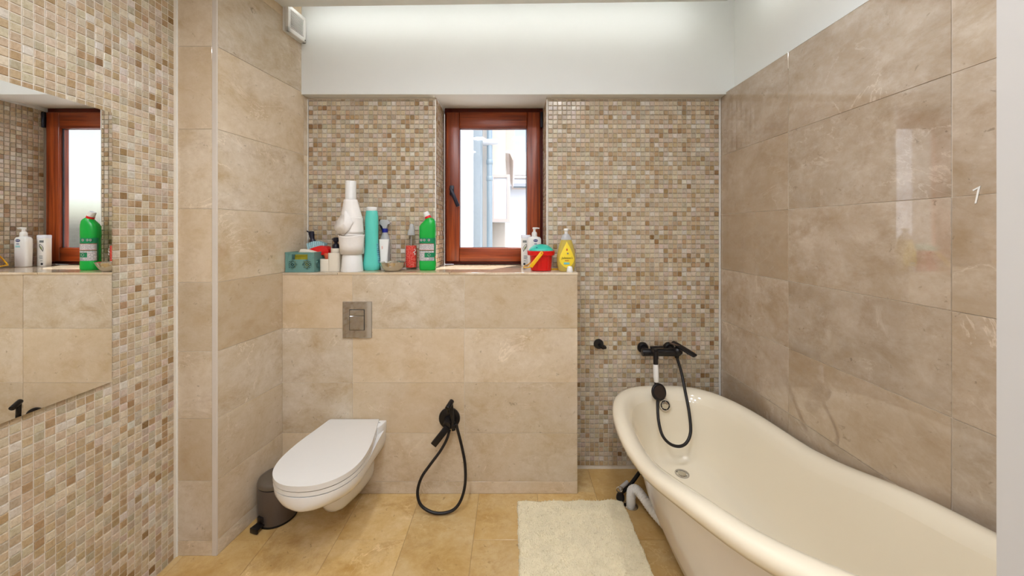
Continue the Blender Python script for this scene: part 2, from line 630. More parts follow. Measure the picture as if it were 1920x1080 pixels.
PAL = [((216, 200, 176), 20), ((207, 188, 160), 22), ((196, 173, 142), 18), ((184, 157, 122), 11), ((168, 138, 100), 4),
       ((208, 190, 172), 14), ((222, 212, 198), 9), ((150, 118, 80), 1.0), ((194, 180, 158), 10)]
_pal_c = [p[0] for p in PAL]
_pal_w = [p[1] for p in PAL]


def pick_tint():
    c = rnd.choices(_pal_c, _pal_w)[0]
    k = rnd.uniform(-8, 8) - 10
    return srgb(*(max(0, min(255, v + k + rnd.uniform(-3, 3))) for v in c))


_mos_meshes = []


def mosaic_mesh_variants():
    for i in range(28):
        bm = nbm()
        lay = bm.loops.layers.float_color.new('tint')
        t = pick_tint()
        rings = [[bm.verts.new(v) for v in r] for r in mosaic_verts(MS, 0.0027)]
        bridge(bm, rings)
        bm.faces.new(rings[-1])
        bmesh.ops.recalc_face_normals(bm, faces=bm.faces)
        for f in bm.faces:
            for l in f.loops: l[lay] = t
        me = bpy.data.meshes.new('mosaic_tile')
        bm.to_mesh(me)
        bm.free()
        me.materials.append(M_MOSAIC)
        _mos_meshes.append(me)


mosaic_mesh_variants()


def mosaic_wall(parent, cells, origin, rz, single):
    """cells: (u, v, su, sv) centres in the wall plane; `single` of them become objects, the rest one stuff mesh"""
    R = Matrix.Rotation(rz, 4, 'Z')
    O = Vector(origin)
    rest = []
    for k, (u, v, su, sv) in enumerate(cells):
        if k in single:
            p = O + R @ Vector((u, rnd.uniform(-0.0003, 0.0003), v))
            o = inst('mosaic_tile', rnd.choice(_mos_meshes), parent, p,
                     (rnd.uniform(-.02, .02), 0, rz + rnd.uniform(-.02, .02)))
            if su < 0.999 or sv < 0.999: o.scale = (su, 1, sv)
        else:
            rest.append((u, v, su, sv))
    verts, faces, cols = [], [], []
    base = mosaic_verts(MS, 0.0027)
    for u, v, su, sv in rest:
        E = Matrix.Rotation(rnd.uniform(-.02, .02), 3, 'X') @ Matrix.Rotation(rnd.uniform(-.02, .02), 3, 'Z')
        off = rnd.uniform(-0.0003, 0.0003)
        b0 = len(verts)
        for r in base:
            for (x, y, z) in r:
                p = E @ Vector((x * su, y, z * sv))
                p = O + R @ Vector((p.x + u, p.y + off, p.z + v))
                verts.append(p)
        for lo in (0, 4):
            for i in range(4):
                j = (i + 1) % 4
                faces.append((b0 + lo + i, b0 + lo + j, b0 + lo + 4 + j, b0 + lo + 4 + i))
        faces.append((b0 + 8, b0 + 9, b0 + 10, b0 + 11))
        cols.append(pick_tint())
    me = bpy.data.meshes.new('mosaic_field')
    me.from_pydata(verts, [], faces)
    a = me.attributes.new('tint', 'FLOAT_COLOR', 'FACE')
    flat = []
    for c in cols:
        flat += list(c) * 9
    a.data.foreach_set('color', flat)
    me.materials.append(M_MOSAIC)
    me.update()
    o = inst('mosaic_field', me, parent)
    o['kind'] = 'stuff'
    o['label'] = 'field of small tumbled beige mosaic tiles'
    return o


# ------------------------------------------------------------ floor
floor = bxo('floor', -1.56, 1.34, YREAR, 2.16, -0.06, -0.0018, M_FGROUT)
tag(floor, 'honey beige polished marble tile floor of the bathroom', 'floor', kind='structure')
_ft = {}
xs = [-1.095 + 0.307 * k for k in range(-2, 9)]
for k in range(len(xs) - 1):
    x0, x1 = max(xs[k], -1.45), min(xs[k + 1], 1.24)
    if x1 - x0 < 0.02: continue
    # alternate columns are shifted by half a tile
    off = 1.652 if k % 2 == 1 else 1.345
    ys = sorted({round(off + 0.611 * j, 4) for j in range(-6, 3)})
    for ya, yb in zip(ys, ys[1:]):
        ya, yb = max(ya, YREAR + 0.01), min(yb, 2.15)
        if yb - ya < 0.03: continue
        if x1 < -1.17 and ya > 1.6: continue
        me = tile_mesh(x1 - x0, yb - ya, M_FLOOR)
        o = inst('floor_tile', me, floor, ((x0 + x1) / 2, (ya + yb) / 2, 0.0), (-PI / 2 + rnd.uniform(-.0008, .0008), rnd.uniform(-.0008, .0008), 0))

# ------------------------------------------------------------ left wall: mosaic
wl = bxo('wall_left', XL - 0.12, XL, YREAR, YC + 0.1, -0.05, ZT, M_GROUT)
tag(wl, 'left wall covered in small beige tumbled stone mosaic with pale grout', 'wall', kind='structure')
cells = []
ny = int((YC - 0.25) / PITCH)
nz = int((ZP + 0.02) / PITCH) + 1
for i in range(ny):
    for j in range(nz):
        y, z = YC - 0.016 - PITCH * (i + 0.5), PITCH * (j + 0.5) + 0.002
        cells.append((y, z))


def proj(p):
    return (960 + F * p[0] / p[1], 432 - F * (p[2] - CAMZ) / p[1])


MIR_Y1, MIR_Z0, MIR_Z1 = 1.3025, 0.853, 1.806
order = []
for k, (y, z) in enumerate(cells):
    px, py = proj((XL, y, z))
    if -5 < px < 330 and -5 < py < 1085 and not (y < MIR_Y1 and MIR_Z0 < z < MIR_Z1):
        order.append((-1 / (y * y * y), k))
order.sort()
single = {k for _, k in order[:300]}
mosaic_wall(wl, [(y, z, 1, 1) for y, z in cells], (XL, 0, 0), PI / 2, single)

mir = thing('wall_mirror', 'large frameless wall mirror on the left mosaic wall reflecting the window', 'mirror', (XL + 0.005, 0.8, MIR_Z0))
bxo('mirror_backing', 0.0, 0.005, -0.42, MIR_Y1 - 0.8, 0, MIR_Z1 - MIR_Z0, M_MIRROREDGE, mir)
bxo('mirror_glass', 0.005, 0.009, -0.42, MIR_Y1 - 0.8 - 0.001, 0.001, MIR_Z1 - MIR_Z0 - 0.001, M_MIRROR, mir)

# ------------------------------------------------------------ pier with its two marble faces
pier = nbm()
prism(pier, [(XL - 0.13, YC + TH), (XC - TH, YC + TH), (side_x(YB + .3) - TH, YB + .3), (XL - 0.13, YB + .3)], -0.05, ZT)
pier = obj('wall_pier', pier, M_GROUT)
tag(pier, 'marble clad pier between the mosaic wall and the toilet niche', 'wall', kind='structure')
TRW = 0.021
zr = ROWS + [ZT]
for z0, z1 in zip(zr, zr[1:]):
    tile('pier_tile', pier, ((XL + XC - TRW) / 2, YC, (z0 + z1) / 2), 0, XC - TRW - XL, z1 - z0, M_WALLTILE)
# side face: one tile up to the ledge, narrow cut pieces behind
Lside = (SW1 - SW0).length
ud = Vector((SW1.x - SW0.x, SW1.y - SW0.y, 0)).normalized()
cutA = (YL - YC + 0.0) / math.cos(RA)
for z0, z1 in zip(zr, zr[1:]):
    segs = [(0.004, Lside - 0.035), (Lside - 0.035, Lside)] if z0 > 1.1 else [(0.004, cutA + 0.02)]
    for a, b_ in segs:
        m_ = (a + b_) / 2
        p = Vector((SW0.x, SW0.y, 0)) + ud * m_
        tile('pier_tile', pier, (p.x, p.y, (z0 + z1) / 2), PI / 2 - RA, b_ - a, z1 - z0, M_WALLTILE)
t1 = bxo('corner_trim', XC - TRW, XC, YC - 0.001, YC + 0.012, 0, ZP, M_TRIM, pier, 0.002)
t1['label'] = 'pale polished corner strip'
bxo('grout_bead', XL - 0.001, XL + 0.004, YC - 0.004, YC + 0.004, 0, ZP, M_CAULK, pier)

# ------------------------------------------------------------ back wall with window opening
wbk = nbm()
box(wbk, -1.30, WX0 - 0.0035, YB + 0.0035, YB + 0.32, -0.05, ZT)
box(wbk, WX1 + 0.0035, XR + 0.2, YB + 0.0035, YB + 0.32, -0.05, ZT)
box(wbk, WX0 - 0.0035, WX1 + 0.0035, YB + 0.0035, YB + 0.32, -0.05, ZL - 0.012)
box(wbk, WX0 - 0.0035, WX1 + 0.0035, YB + 0.0035, YB + 0.32, 2.195, ZT)
wbk = obj('wall_back', wbk, M_GROUT)
tag(wbk, 'back wall of small beige tumbled mosaic around the window', 'wall', kind='structure')
cells = []
XM0, XM1 = -1.183, XR - 0.004
ZM1 = 2.152                                       # top of the mosaic under the white soffit
nx = int((XM1 - XM0) / PITCH) + 1
nz = int(ZM1 / PITCH) + 1
LEDGE_X1 = 0.3458
for i in range(nx):
    for j in range(nz):
        x, z = XM0 + PITCH * (i + 0.5), ZM1 - 0.012 - PITCH * (j + 0.5)
        su = sv = 1.0
        if j == 0 and False: sv = 1
        if z < PITCH * 0.5: continue
        if x + MS / 2 > XM1:
            w = XM1 - (x - MS / 2)
            if w < 0.008: continue
            su = w / MS
            x = x - MS / 2 + w / 2
        if z < ZL + 0.012 and x < LEDGE_X1 - 0.01: continue
        if WX0 < x < WX1 and z > ZL:
            continue
        # cut tiles beside the opening
        if WX0 - MS / 2 < x <= WX0:
            w = WX0 - (x - MS / 2)
            if w < 0.006: continue
            su = w / MS; x = x - MS / 2 + w / 2
        elif WX1 <= x < WX1 + MS / 2 and z > ZL:
            w = (x + MS / 2) - WX1
            if w < 0.006: continue
            su = w / MS; x = x + MS / 2 - w / 2
        cells.append((x, z, su, sv))
# row of slivers under the soffit
for i in range(nx):
    x = XM0 + PITCH * (i + 0.5)
    if x < XM1 - 0.01 and not (WX0 - 0.01 < x < WX1 + 0.01):
        cells.append((x, ZM1 - 0.0055, 1, 0.36))
# single objects: the upper right field, where the tiles show largest and whole
order = sorted((abs(x - 0.6) * 0.8 + abs(z - 1.75), k) for k, (x, z, su, sv) in enumerate(cells) if su == 1 and sv == 1 and x > 0.22)
single = {k for _, k in order[:300]}
mosaic_wall(wbk, cells, (0, YB, 0), 0, single)
# reveals of the window recess
cells = []
nrev = int((YW - YB) / PITCH)
nzr = int((2.17 - ZL) / PITCH)
for i in range(nrev):
    for j in range(nzr):
        cells.append((YB + 0.002 + PITCH * (i + 0.5), ZL + 0.004 + PITCH * (j + 0.5), 1, 1))
mosaic_wall(wbk, cells, (WX0, 0, 0), PI / 2, set()).name = 'mosaic_reveal'
mosaic_wall(wbk, [(-u, v, a, b_) for u, v, a, b_ in cells], (WX1, 0, 0), -PI / 2, set()).name = 'mosaic_reveal'
bxo('corner_bead', XR - 0.009, XR - 0.003, YB - 0.006, YB + 0.002, 0.3, ZM1, M_CAULK, wbk)
bxo('corner_bead', -1.192, -1.1835, YB - 0.006, YB + 0.002, ZL, ZM1, M_CAULK, wbk)
for xx in (WX0, WX1 - 0.003):
    bxo('edge_bead', xx - 0.002 if xx < 0 else xx, xx + 0.003 if xx < 0 else xx + 0.005, YB - 0.0045, YB + 0.003, ZL, ZM1, M_CAULK, wbk)

# ------------------------------------------------------------ white upper walls, cove and ceiling
YF = 2.085
fas = nbm()
ZF = 2.160
box(fas, side_x(YF) - 0.03, WX0, YF, YB + 0.3, ZF, ZT)
box(fas, WX1, 1.27, YF, YB + 0.3, ZF, ZT)
# over the recess the soffit rises a little towards the frame
pr = [(YF, ZF), (YW + 0.03, 2.187), (YW + 0.03, ZT), (YF, ZT)]
lo = [fas.verts.new((WX0, y, z)) for y, z in pr]
hi = [fas.verts.new((WX1, y, z)) for y, z in pr]
fas.faces.new(lo); fas.faces.new(hi[::-1])
for i in range(4):
    fas.faces.new((lo[i], lo[(i + 1) % 4], hi[(i + 1) % 4], hi[i]))
fas = obj('wall_upper_back', fas, M_PLASTER)
tag(fas, 'white plaster beam above the window, lit from the cove', 'wall', kind='structure')

wr = bxo('wall_right', XR + TH, XR + 0.16, 0.30, YB + 0.3, -0.05, 2.1735, M_GROUT)
tag(wr, 'right wall of large polished rosy beige marble tiles behind the bathtub', 'wall', kind='structure')
yr = [2.1375, 1.6158, 1.0158, 0.4158, 0.302]
for z0, z1 in zip(ROWS, ROWS[1:-1]):
    for ya, yb in zip(yr, yr[1:]):
        tile('wall_tile', wr, (XR, (ya + yb) / 2, (z0 + z1) / 2), -PI / 2, ya - yb, z1 - z0, M_PINKTILE, 0.0022)
bxo('edge_bead', XR - .0012, XR + .05, 0.302, 2.1, 2.1705, 2.1765, M_PLASTER, wr)
for yy in (1.6158, 1.0158):
    bxo('joint_filler', XR + .0001, XR + .004, yy - .0012, yy + .0012, 2.10, 2.172, M_GROUT, wr)
# small white reflection, painted as a mark on the tile by the door
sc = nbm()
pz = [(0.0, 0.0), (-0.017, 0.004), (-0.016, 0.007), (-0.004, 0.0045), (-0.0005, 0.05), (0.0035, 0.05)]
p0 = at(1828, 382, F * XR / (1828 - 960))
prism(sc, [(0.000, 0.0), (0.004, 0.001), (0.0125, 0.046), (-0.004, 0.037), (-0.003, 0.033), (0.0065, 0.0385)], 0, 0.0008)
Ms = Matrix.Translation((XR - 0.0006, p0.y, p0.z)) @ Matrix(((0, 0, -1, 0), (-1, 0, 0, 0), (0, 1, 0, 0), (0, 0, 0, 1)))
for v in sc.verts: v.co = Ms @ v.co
sc = obj('reflection_mark', sc, M_CAULK, wr)
sc['label'] = 'small white painted reflection shaped like a seven'

wru = bxo('wall_upper_right', 1.26, 1.40, -0.2, YF + 0.25, 2.174, ZT, M_PLASTER)
tag(wru, 'white plaster band above the right marble wall', 'wall', kind='structure')
stub = bxo('wall_partition', 0.395, 1.40, YREAR, 0.30, -0.05, ZT, M_GREYWALL)
tag(stub, 'plain grey white wall edge at the right side of the picture', 'wall', kind='structure')
rear = bxo('wall_rear', -1.56, 0.42, YREAR - 0.12, YREAR, -0.05, ZT, M_GREYWALL)
tag(rear, 'plain painted wall behind the viewer', 'wall', kind='structure')

cel = nbm()
prism(cel, [(XL - 0.05, YREAR), (0.41, YREAR), (0.41, 0.302), (1.106, 0.302), (1.106, 1.8935), (side_x(1.943), 1.943), (-1.30, 1.943), (XL - 0.05, 1.943)], ZP, ZP + 0.03)
cel = obj('ceiling', cel, M_PLASTER)
tag(cel, 'white dropped ceiling panel with an open light cove along its edge', 'ceiling', kind='structure')
cup = bxo('ceiling_upper', -1.56, 1.42, YREAR - 0.1, 2.46, ZT, ZT + 0.08, M_PLASTER)
tag(cup, 'white upper ceiling above the dropped panel', 'ceiling', kind='structure')

b = nbm()
prism(b, [(-1.15, 1.9405), (1.03, 1.8957), (1.03, 1.8997), (-1.15, 1.9445)], ZP + .009, ZP + .021)
tag(obj('led_strip', b, M_COVE), 'hidden light strip along the ceiling cove above the window', 'light')
tag(bxo('led_strip', 1.1065, 1.1105, 0.45, 1.84, ZP + .009, ZP + .021, M_COVE), 'hidden light strip along the ceiling cove above the bathtub', 'light')

def ceiling_light(x, y, lab):  # unseen lamps: a highlight in the tub implies one, more added for brightness
    t = thing('ceiling_light', lab, 'light', (x, y, ZP), group='unseen round ceiling lamps')
    lathe_bm = nbm()
    lathe(lathe_bm, [(0.078, 0.0), (0.098, 0.0), (0.1, -0.004), (0.094, -0.012), (0.08, -0.012), (0.078, -0.002)], 32, cap0=False, cap1=False)
    obj('lamp_ring', lathe_bm, M_WHITEPL, t, 40)
    d = nbm()
    lathe(d, [(0.079, -0.003), (0.078, -0.007), (0.06, -0.009)], 32)
    obj('diffuser', d, M_LAMP, t)
for x, y, lab in ((-0.42, 0.95, 'unseen round ceiling lamp nearest the toilet niche'), (0.42, 0.95, 'unseen round ceiling lamp nearest the bathtub'),
                  (-0.42, 0.12, 'unseen round ceiling lamp beside the mirror'), (0.08, 0.12, 'unseen round ceiling lamp right above the viewer'),
                  (-0.62, -0.68, 'unseen round ceiling lamp behind the viewer on the mirror side'), (-0.02, -0.68, 'unseen round ceiling lamp behind the viewer near the partition')):
    ceiling_light(x, y, lab)

# ------------------------------------------------------------ boxed-in ledge
led_ = bxo('wall_ledge', side_x(YL) - 0.02, LEDGE_X1 - 0.0015, YL + TH, YB + 0.003, -0.05, ZL - 0.012, M_GROUT)
tag(led_, 'marble clad boxed ledge below the window behind the toilet', 'ledge', kind='structure')
xv = [side_x(YL), (661 - 960) * YL / F, (870.5 - 960) * YL / F, LEDGE_X1]
for z0, z1 in zip(ROWS[:5], ROWS[1:6]):
    for k, (xa, xb) in enumerate(zip(xv, xv[1:])):
        tile('ledge_tile', led_, ((xa + xb) / 2, YL, (z0 + z1) / 2 - (0.006 if z1 == ZL else 0)), 0, xb - xa, z1 - z0 - (0.012 if z1 == ZL else 0), M_WALLTILE)
sl = nbm()
xsl = side_x(2.05)
for x0, x1, y0, y1 in ((side_x(YL) + .002, xv[1] - .08, YL - 0.002, YB), (xv[1] - .079, xv[2] - .079, YL - 0.002, YB), (xv[2] - .078, LEDGE_X1 + 0.001, YL - 0.002, YB)):
    bxo('sill_slab', x0 + .0005, x1 - .0005, y0, y1, ZL - 0.012, ZL, M_WALLTILE, led_, 0.0012)
bxo('sill_slab', WX0 + .001, WX1 - .001, YB + .001, YW + 0.02, ZL - 0.012, ZL, M_WALLTILE, led_, 0.0008)
sl.free()
# cut tile flush with the ledge end next to the tub, seen under the mosaic
# ------------------------------------------------------------ window
win = thing('window_1', 'mahogany brown tilt window with a single clear pane', 'window', (0, YW, 0), kind='structure')


def frame4(name, parent, x0, x1, z0, z1, w, y0, y1, mz, mx, bev=0.004, wb=None, wt=None):
    wb = wb or w
    wt = wt or w
    bxo(name, x0, x0 + w, y0, y1, z0, z1, mz, parent, bev, 3, smooth=35)
    bxo(name, x1 - w, x1, y0, y1, z0, z1, mz, parent, bev, 3, smooth=35)
    bxo(name, x0 + w - .001, x1 - w + .001, y0, y1, z0, z0 + wb, mx, parent, bev, 3, smooth=35)
    bxo(name, x0 + w - .001, x1 - w + .001, y0, y1, z1 - wt, z1, mx, parent, bev, 3, smooth=35)


fx0, fx1 = WX0 + 0.006, WX1 - 0.001
fz0, fz1 = ZL + 0.002, 2.186
frame4('window_frame', win, fx0, fx1, fz0, fz1, 0.045, 0.012, 0.07, M_WOODD, M_WOODD, 0.003)
sx0, sx1 = at(837, 0, YW).x, at(1013, 0, YW).x
sz0, sz1 = at(0, 490, YW).z, at(0, 211, YW).z
gx0, gx1 = at(862, 0, YW).x, at(987, 0, YW).x
gz0, gz1 = at(0, 464.5, YW).z, at(0, 241, YW).z
frame4('sash', win, sx0, sx1, sz0, sz1, gx0 - sx0, -0.012, 0.045, M_WOODZ, M_WOODX, 0.006, gz0 - sz0, sz1 - gz1)
frame4('glazing_gasket', win, gx0 - .002, gx1 + .002, gz0 - .002, gz1 + .002, 0.005, 0.004, 0.012, M_GASKET, M_GASKET, 0.001)
bxo('pane', gx0 - .003, gx1 + .003, 0.014, 0.020, gz0 - .003, gz1 + .003, M_PANE, win)
hd = nbm()
hp = at(847, 357, YW - 0.02)
box(hd, hp.x - .014, hp.x + .014, -0.024, -0.011, hp.z - .032, hp.z + .032, 0.004, 2)
hd = obj('handle_plate', hd, M_NAVY, win, 40)
hl = nbm()
cyl(hl, (hp.x, -0.024, hp.z), (hp.x, -0.05, hp.z), 0.009, bev=0.001)
q0, q1 = Vector((hp.x - 0.004, -0.052, hp.z + 0.012)), Vector((hp.x + 0.046, -0.052, hp.z - 0.105))
Mh = disc_at(q0, q1 - q0)
loft(hl, [(0, 0, 0, .007, .006, 3), (.004, 0, 0, .010, .008, 3), (.06, 0, 0, .0115, .008, 3), ((q1 - q0).length - .004, 0, 0, .012, .008, 3), ((q1 - q0).length, 0, 0, .009, .006, 3)], 16, M=Mh)
obj('handle_lever', hl, M_NAVY, hd, 40)
hg = nbm()
hq = at(1015.5, 225, YW - 0.01)
cyl(hg, (hq.x, -0.016, hq.z - 0.05), (hq.x, -0.016, hq.z + 0.05), 0.010, bev=0.002)
obj('hinge', hg, M_NAVY, win, 40)
bxo('weather_sill', gx0 - .05, gx1 + .05, 0.07, 0.20, ZL - 0.02, ZL + 0.005, M_FACADE, win)

# ------------------------------------------------------------ extractor fan
fu = Vector((ud.x, ud.y, 0))
fn = Vector((ud.y, -ud.x, 0))                         # out of the side face, into the room
fan = thing('extractor_fan', 'square white extractor fan grille high on the pier side', 'fan', (SW0.x + ud.x * 0.4475, SW0.y + ud.y * 0.4475, 2.515), PI / 2 - RA)
FS = 0.071


def rrect(hw, hh, r, n=5):
    o = []
    for cx, cy, a0 in ((hw - r, hh - r, 0), (-hw + r, hh - r, PI / 2), (-hw + r, -hh + r, PI), (hw - r, -hh + r, 1.5 * PI)):
        for k in range(n + 1):
            a = a0 + PI / 2 * k / n
            o.append((cx + r * math.cos(a), cy + r * math.sin(a)))
    return o


MF = Matrix(((1, 0, 0, 0), (0, 0, -1, 0), (0, 1, 0, 0), (0, 0, 0, 1)))       # prism height -> out of wall (-y)
b = nbm()
prism(b, rrect(FS, FS, .008), -0.001, 0.012, MF)
obj('fan_body', b, M_WHITEPL, fan, 40)
for (a0, a1, c0, c1) in ((-FS, FS, -FS, -FS + .026), (-FS, FS, FS - .02, FS), (-FS, -FS + .02, -FS, FS), (FS - .02, FS, -FS, FS)):
    bxo('fan_rim', a0, a1, -0.032, -0.012, c0, c1, M_WHITEPL, fan, 0.004, 2, smooth=40)
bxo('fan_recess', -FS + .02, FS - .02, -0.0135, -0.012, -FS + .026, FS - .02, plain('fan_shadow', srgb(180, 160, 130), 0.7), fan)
for k in range(11):
    z = -FS + .032 + k * 0.0088
    bxo('louver', -FS + .02, FS - .02, -0.027, -0.017, z, z + .0026, M_WHITEPL, fan)
b = nbm()
cyl(b, (FS - .012, -0.0318, -FS + .013), (FS - .012, -0.0335, -FS + .013), .003)
obj('screw_hole', b, M_DARKGAP, fan)

# ------------------------------------------------------------ flush plate
fp0, fp1 = at(643.5, 633, YL), at(698, 565, YL)
fpl = thing('flush_plate', 'square chrome flush plate set in the ledge above the toilet', 'flush plate', ((fp0.x + fp1.x) / 2, YL, (fp0.z + fp1.z) / 2))
hw, hh = (fp1.x - fp0.x) / 2, (fp1.z - fp0.z) / 2
bxo('cover_plate', -hw, hw, -0.009, 0.0, -hh, hh, M_CHROME, fpl, 0.002)
bxo('button_gap', -.040, .040, -0.0095, -0.005, -.055, .055, M_DARKGAP, fpl)
bxo('flush_button', -.037, .037, -0.0125, -0.006, .022, .052, M_CHROME, fpl, 0.0012)
bxo('flush_button', -.037, .037, -0.0125, -0.006, -.052, .0205, M_CHROME, fpl, 0.0012)

# ------------------------------------------------------------ toilet
TX = -0.826
toi = thing('toilet', 'white wall hung toilet with closed lid below the flush plate', 'toilet', (TX, YL, 0))


def lid_outline(scale=1.0, back=0.0, front=0.0):
    half = [(0.0, .128), (-.04, .136), (-.10, .148), (-.16, .161), (-.22, .172), (-.28, .178), (-.34, .1785), (-.39, .170), (-.43, .154), (-.465, .128), (-.49, .096), (-.506, .060), (-.5125, .026)]
    p = spline([(w * scale, y * (2 * scale - 1) if y < -.2 else y, 0) for y, w in half], 3)
    right = [(v.x, v.y) for v in p]
    right = [(x, y * (1 + front)) for x, y in right]
    tip = [(0.0, right[-1][1] - .0015)]
    return [(x, y - back) for x, y in right] + [(0, tip[0][1] - back)] + [(-x, y - back) for x, y in reversed(right)]


Z0 = 0.352
b = nbm()
prism(b, lid_outline(1.0, .004), Z0 + .026, Z0 + .047, bev=0.006, seg=3)
lid = obj('lid', b, M_LID, toi, 40)
b = nbm()
prism(b, lid_outline(.997, .004), Z0 + .0045, Z0 + .0215, bev=0.004, seg=2)
obj('seat', b, M_WHITEPL, toi, 40)
b = nbm()
prism(b, lid_outline(.980, .004), Z0 - .004, Z0 + .03)
obj('seat_gap', b, plain('grey_gap', srgb(120, 116, 116), 0.6), toi)
for sx in (-.07, .07):
    b = nbm()
    cyl(b, (sx, -.006, Z0 + .03), (sx, -.030, Z0 + .03), .011, bev=.002)
    obj('hinge', b, M_WHITEPL, toi, 40)
# ceramic: stations from the wall to the tip
b = nbm()
st = [(0.0, .162, .150, 4.5), (-.06, .163, .148, 4.0), (-.14, .167, .142, 3.3), (-.20, .172, .135, 2.9), (-.27, .1775, .126, 2.6), (-.34, .178, .115, 2.5),
      (-.39, .170, .105, 2.4), (-.43, .154, .094, 2.3), (-.465, .128, .082, 2.2), (-.49, .097, .071, 2.2), (-.506, .062, .060, 2.1), (-.515, .025, .046, 2.0)]
NS = 26
rings = []
for y, w, d, n in st:
    r = []
    for k in range(NS + 1):
        a = PI * k / NS
        c, s = math.cos(a), math.sin(a)
        x = w * math.copysign(abs(c) ** (2 / n), c)
        z = Z0 - d * abs(s) ** (2 / n)
        # the bottom corners pull in towards the back
        x *= 1 - 0.20 * min(1, max(0, (Z0 - z - .06) / .2))
        r.append(b.verts.new((x, y, z)))
    rings.append(r)
bridge(b, rings, closed=False)
for r0, r1 in zip(rings, rings[1:]):
    b.faces.new((r0[0], r1[0], r1[-1], r0[-1]))
b.faces.new(rings[-1])
b.faces.new(rings[0][::-1])
obj('bowl', b, M_CERAMIC, toi, 60)
b = nbm()
prism(b, [(-.136, 0), (.164, 0), (.164, -.02), (.156, -.05), (.146, -.075), (-.12, -.075), (-.136, -.03)], Z0 - .02, Z0 + .038, bev=.005)
obj('hinge_deck', b, M_CERAMIC, toi, 40)
# trap under the bowl, rounded at the front
b = nbm()
rings = []
for y, w, z0_, z1_ in ((0, .100, .035, .30), (-.06, .090, .040, .28), (-.12, .078, .050, .26), (-.18, .068, .066, .245), (-.225, .062, .082, .24), (-.258, .048, .102, .24), (-.276, .030, .128, .24), (-.284, .014, .150, .24)):
    zc, h = (z0_ + z1_) / 2, (z1_ - z0_) / 2
    rings.append([b.verts.new((w * math.copysign(abs(math.cos(a)) ** .85, math.cos(a)), y, zc + h * math.copysign(abs(math.sin(a)) ** .85, math.sin(a)))) for a in [2 * PI * k / 24 for k in range(24)]])
bridge(b, rings)
b.faces.new(rings[0][::-1]); b.faces.new(rings[-1])
obj('trap', b, M_CERAMIC, toi, 60)
b = nbm()
cyl(b, (.05, -.37, .232), (.05, -.37, .262), .008, bev=.001)
obj('drain_plug', b, M_CREAMPL, toi, 40)
bxo('maker_mark', .128, .142, -.030, -.026, Z0 + .0378, Z0 + .0386, M_INKGREY, toi)

# ------------------------------------------------------------ pedal bin
bc = Vector((-1.137, 1.79, 0))
pb = thing('pedal_bin', 'small round taupe pedal bin in the corner beside the toilet', 'bin', bc, 0)
pb.scale = (1.02, 1.02, 1.09)
b = nbm()
lathe(b, [(.080, .006), (.082, .012), (.081, .145), (.080, .158)], 40)
obj('bin_body', b, M_BIN, pb, 40)
b = nbm()
lathe(b, [(.076, 0), (.0825, .002), (.0825, .008), (.078, .010)], 40)
obj('base_ring', b, M_BLACK, pb, 40)
b = nbm()
lathe(b, [(.074, .155), (.076, .163)], 40)
obj('lid_gap', b, M_BLACK, pb, 40)
b = nbm()
lathe(b, [(.080, .162), (.083, .164), (.083, .176), (.080, .183), (.070, .188), (.04, .193), (.001, .195)], 40, cap1=False)
obj('lid', b, M_BINLID, pb, 50)
b = nbm()
dv = Vector((-.30, -.95, 0)).normalized()
Mp = Matrix.Translation(Vector((-.030, -.070, .0))) @ Matrix.Rotation(math.atan2(dv.y, dv.x) + PI / 2, 4, 'Z')
box(b, -.021, .021, -.036, .0, .016, .024, .003, 2, Mp)
box(b, -.021, .021, -.042, -.034, .004, .024, .002, 2, Mp)
obj('pedal', b, M_BLACK, pb, 40)
b = nbm()
box(b, -.016, .016, -.012, .01, .028, .052, .003, 2, Mp)
obj('pedal_hinge', b, M_BLACK, pb, 40)

# ------------------------------------------------------------ bidet spray
c = at(843, 783, YL)
bs = thing('bidet_spray', 'matte black hand bidet spray and valve on the ledge right of the toilet', 'bidet spray', (c.x, YL, c.z))
b = nbm()
cyl(b, (0, 0, 0), (0, -.012, 0), .056, .055, 40, .003)
obj('wall_flange', b, M_BLACK, bs, 40)
b = nbm()
cyl(b, (-.004, -.010, -.004), (-.004, -.062, -.010), .021, .019, 28, .002)
obj('valve_body', b, M_BLACK, bs, 40)
b = nbm()
d0, d1 = Vector((-.000, -.060, -.018)), Vector((-.068, -.085, -.096))
Mh = disc_at(d0, d1 - d0) @ Matrix.Rotation(0.5, 4, 'Z')
box(b, -.016, .016, -.006, .006, 0, (d1 - d0).length, .002, 2, Mh)
obj('lever', b, M_BLACK, bs, 40)
b = nbm()
box(b, .012, .036, -.058, -.012, -.022, -.008, .003)
cyl(b, (.029, -.055, -.024), (.029, -.055, -.004), .014, bev=.002)
obj('holder', b, M_BLACK, bs, 40)
b = nbm()
hs0, hs1 = Vector((.030, -.056, -.035)), Vector((.018, -.060, .098))
tube(b, [hs0, hs0.lerp(hs1, .5), hs1], .0098, 18)
hs = obj('hand_spray', b, M_BLACK, bs, 40)
b = nbm()
cyl(b, (.021, -.052, .112), (.004, -.098, .094), .0125, .0125, 24, .002)
obj('spray_head', b, M_BLACK, hs, 40)
b = nbm()
box(b, .000, .010, -.080, -.070, .055, .092, .002, 2)
obj('trigger', b, M_BLACK, hs, 40)
pts = [(843, 806, 1.895), (838, 823, 1.885), (826, 845, 1.87), (806, 872, 1.85), (790, 896, 1.83), (783, 922, 1.815), (788, 945, 1.80), (806, 959, 1.792), (828, 962.5, 1.79), (850, 956, 1.797), (864, 938, 1.81), (872, 908, 1.83), (872, 872, 1.85), (866, 838, 1.868), (858, 806, 1.88), (855.5, 795, 1.884)]
b = nbm()
wp = [at(*p) - Vector((c.x, YL, c.z)) for p in pts]
wp = [Vector((p.x, p.y, max(p.z, -c.z + .0085))) for p in wp]
tube(b, spline(wp, 8), .0072, 12)
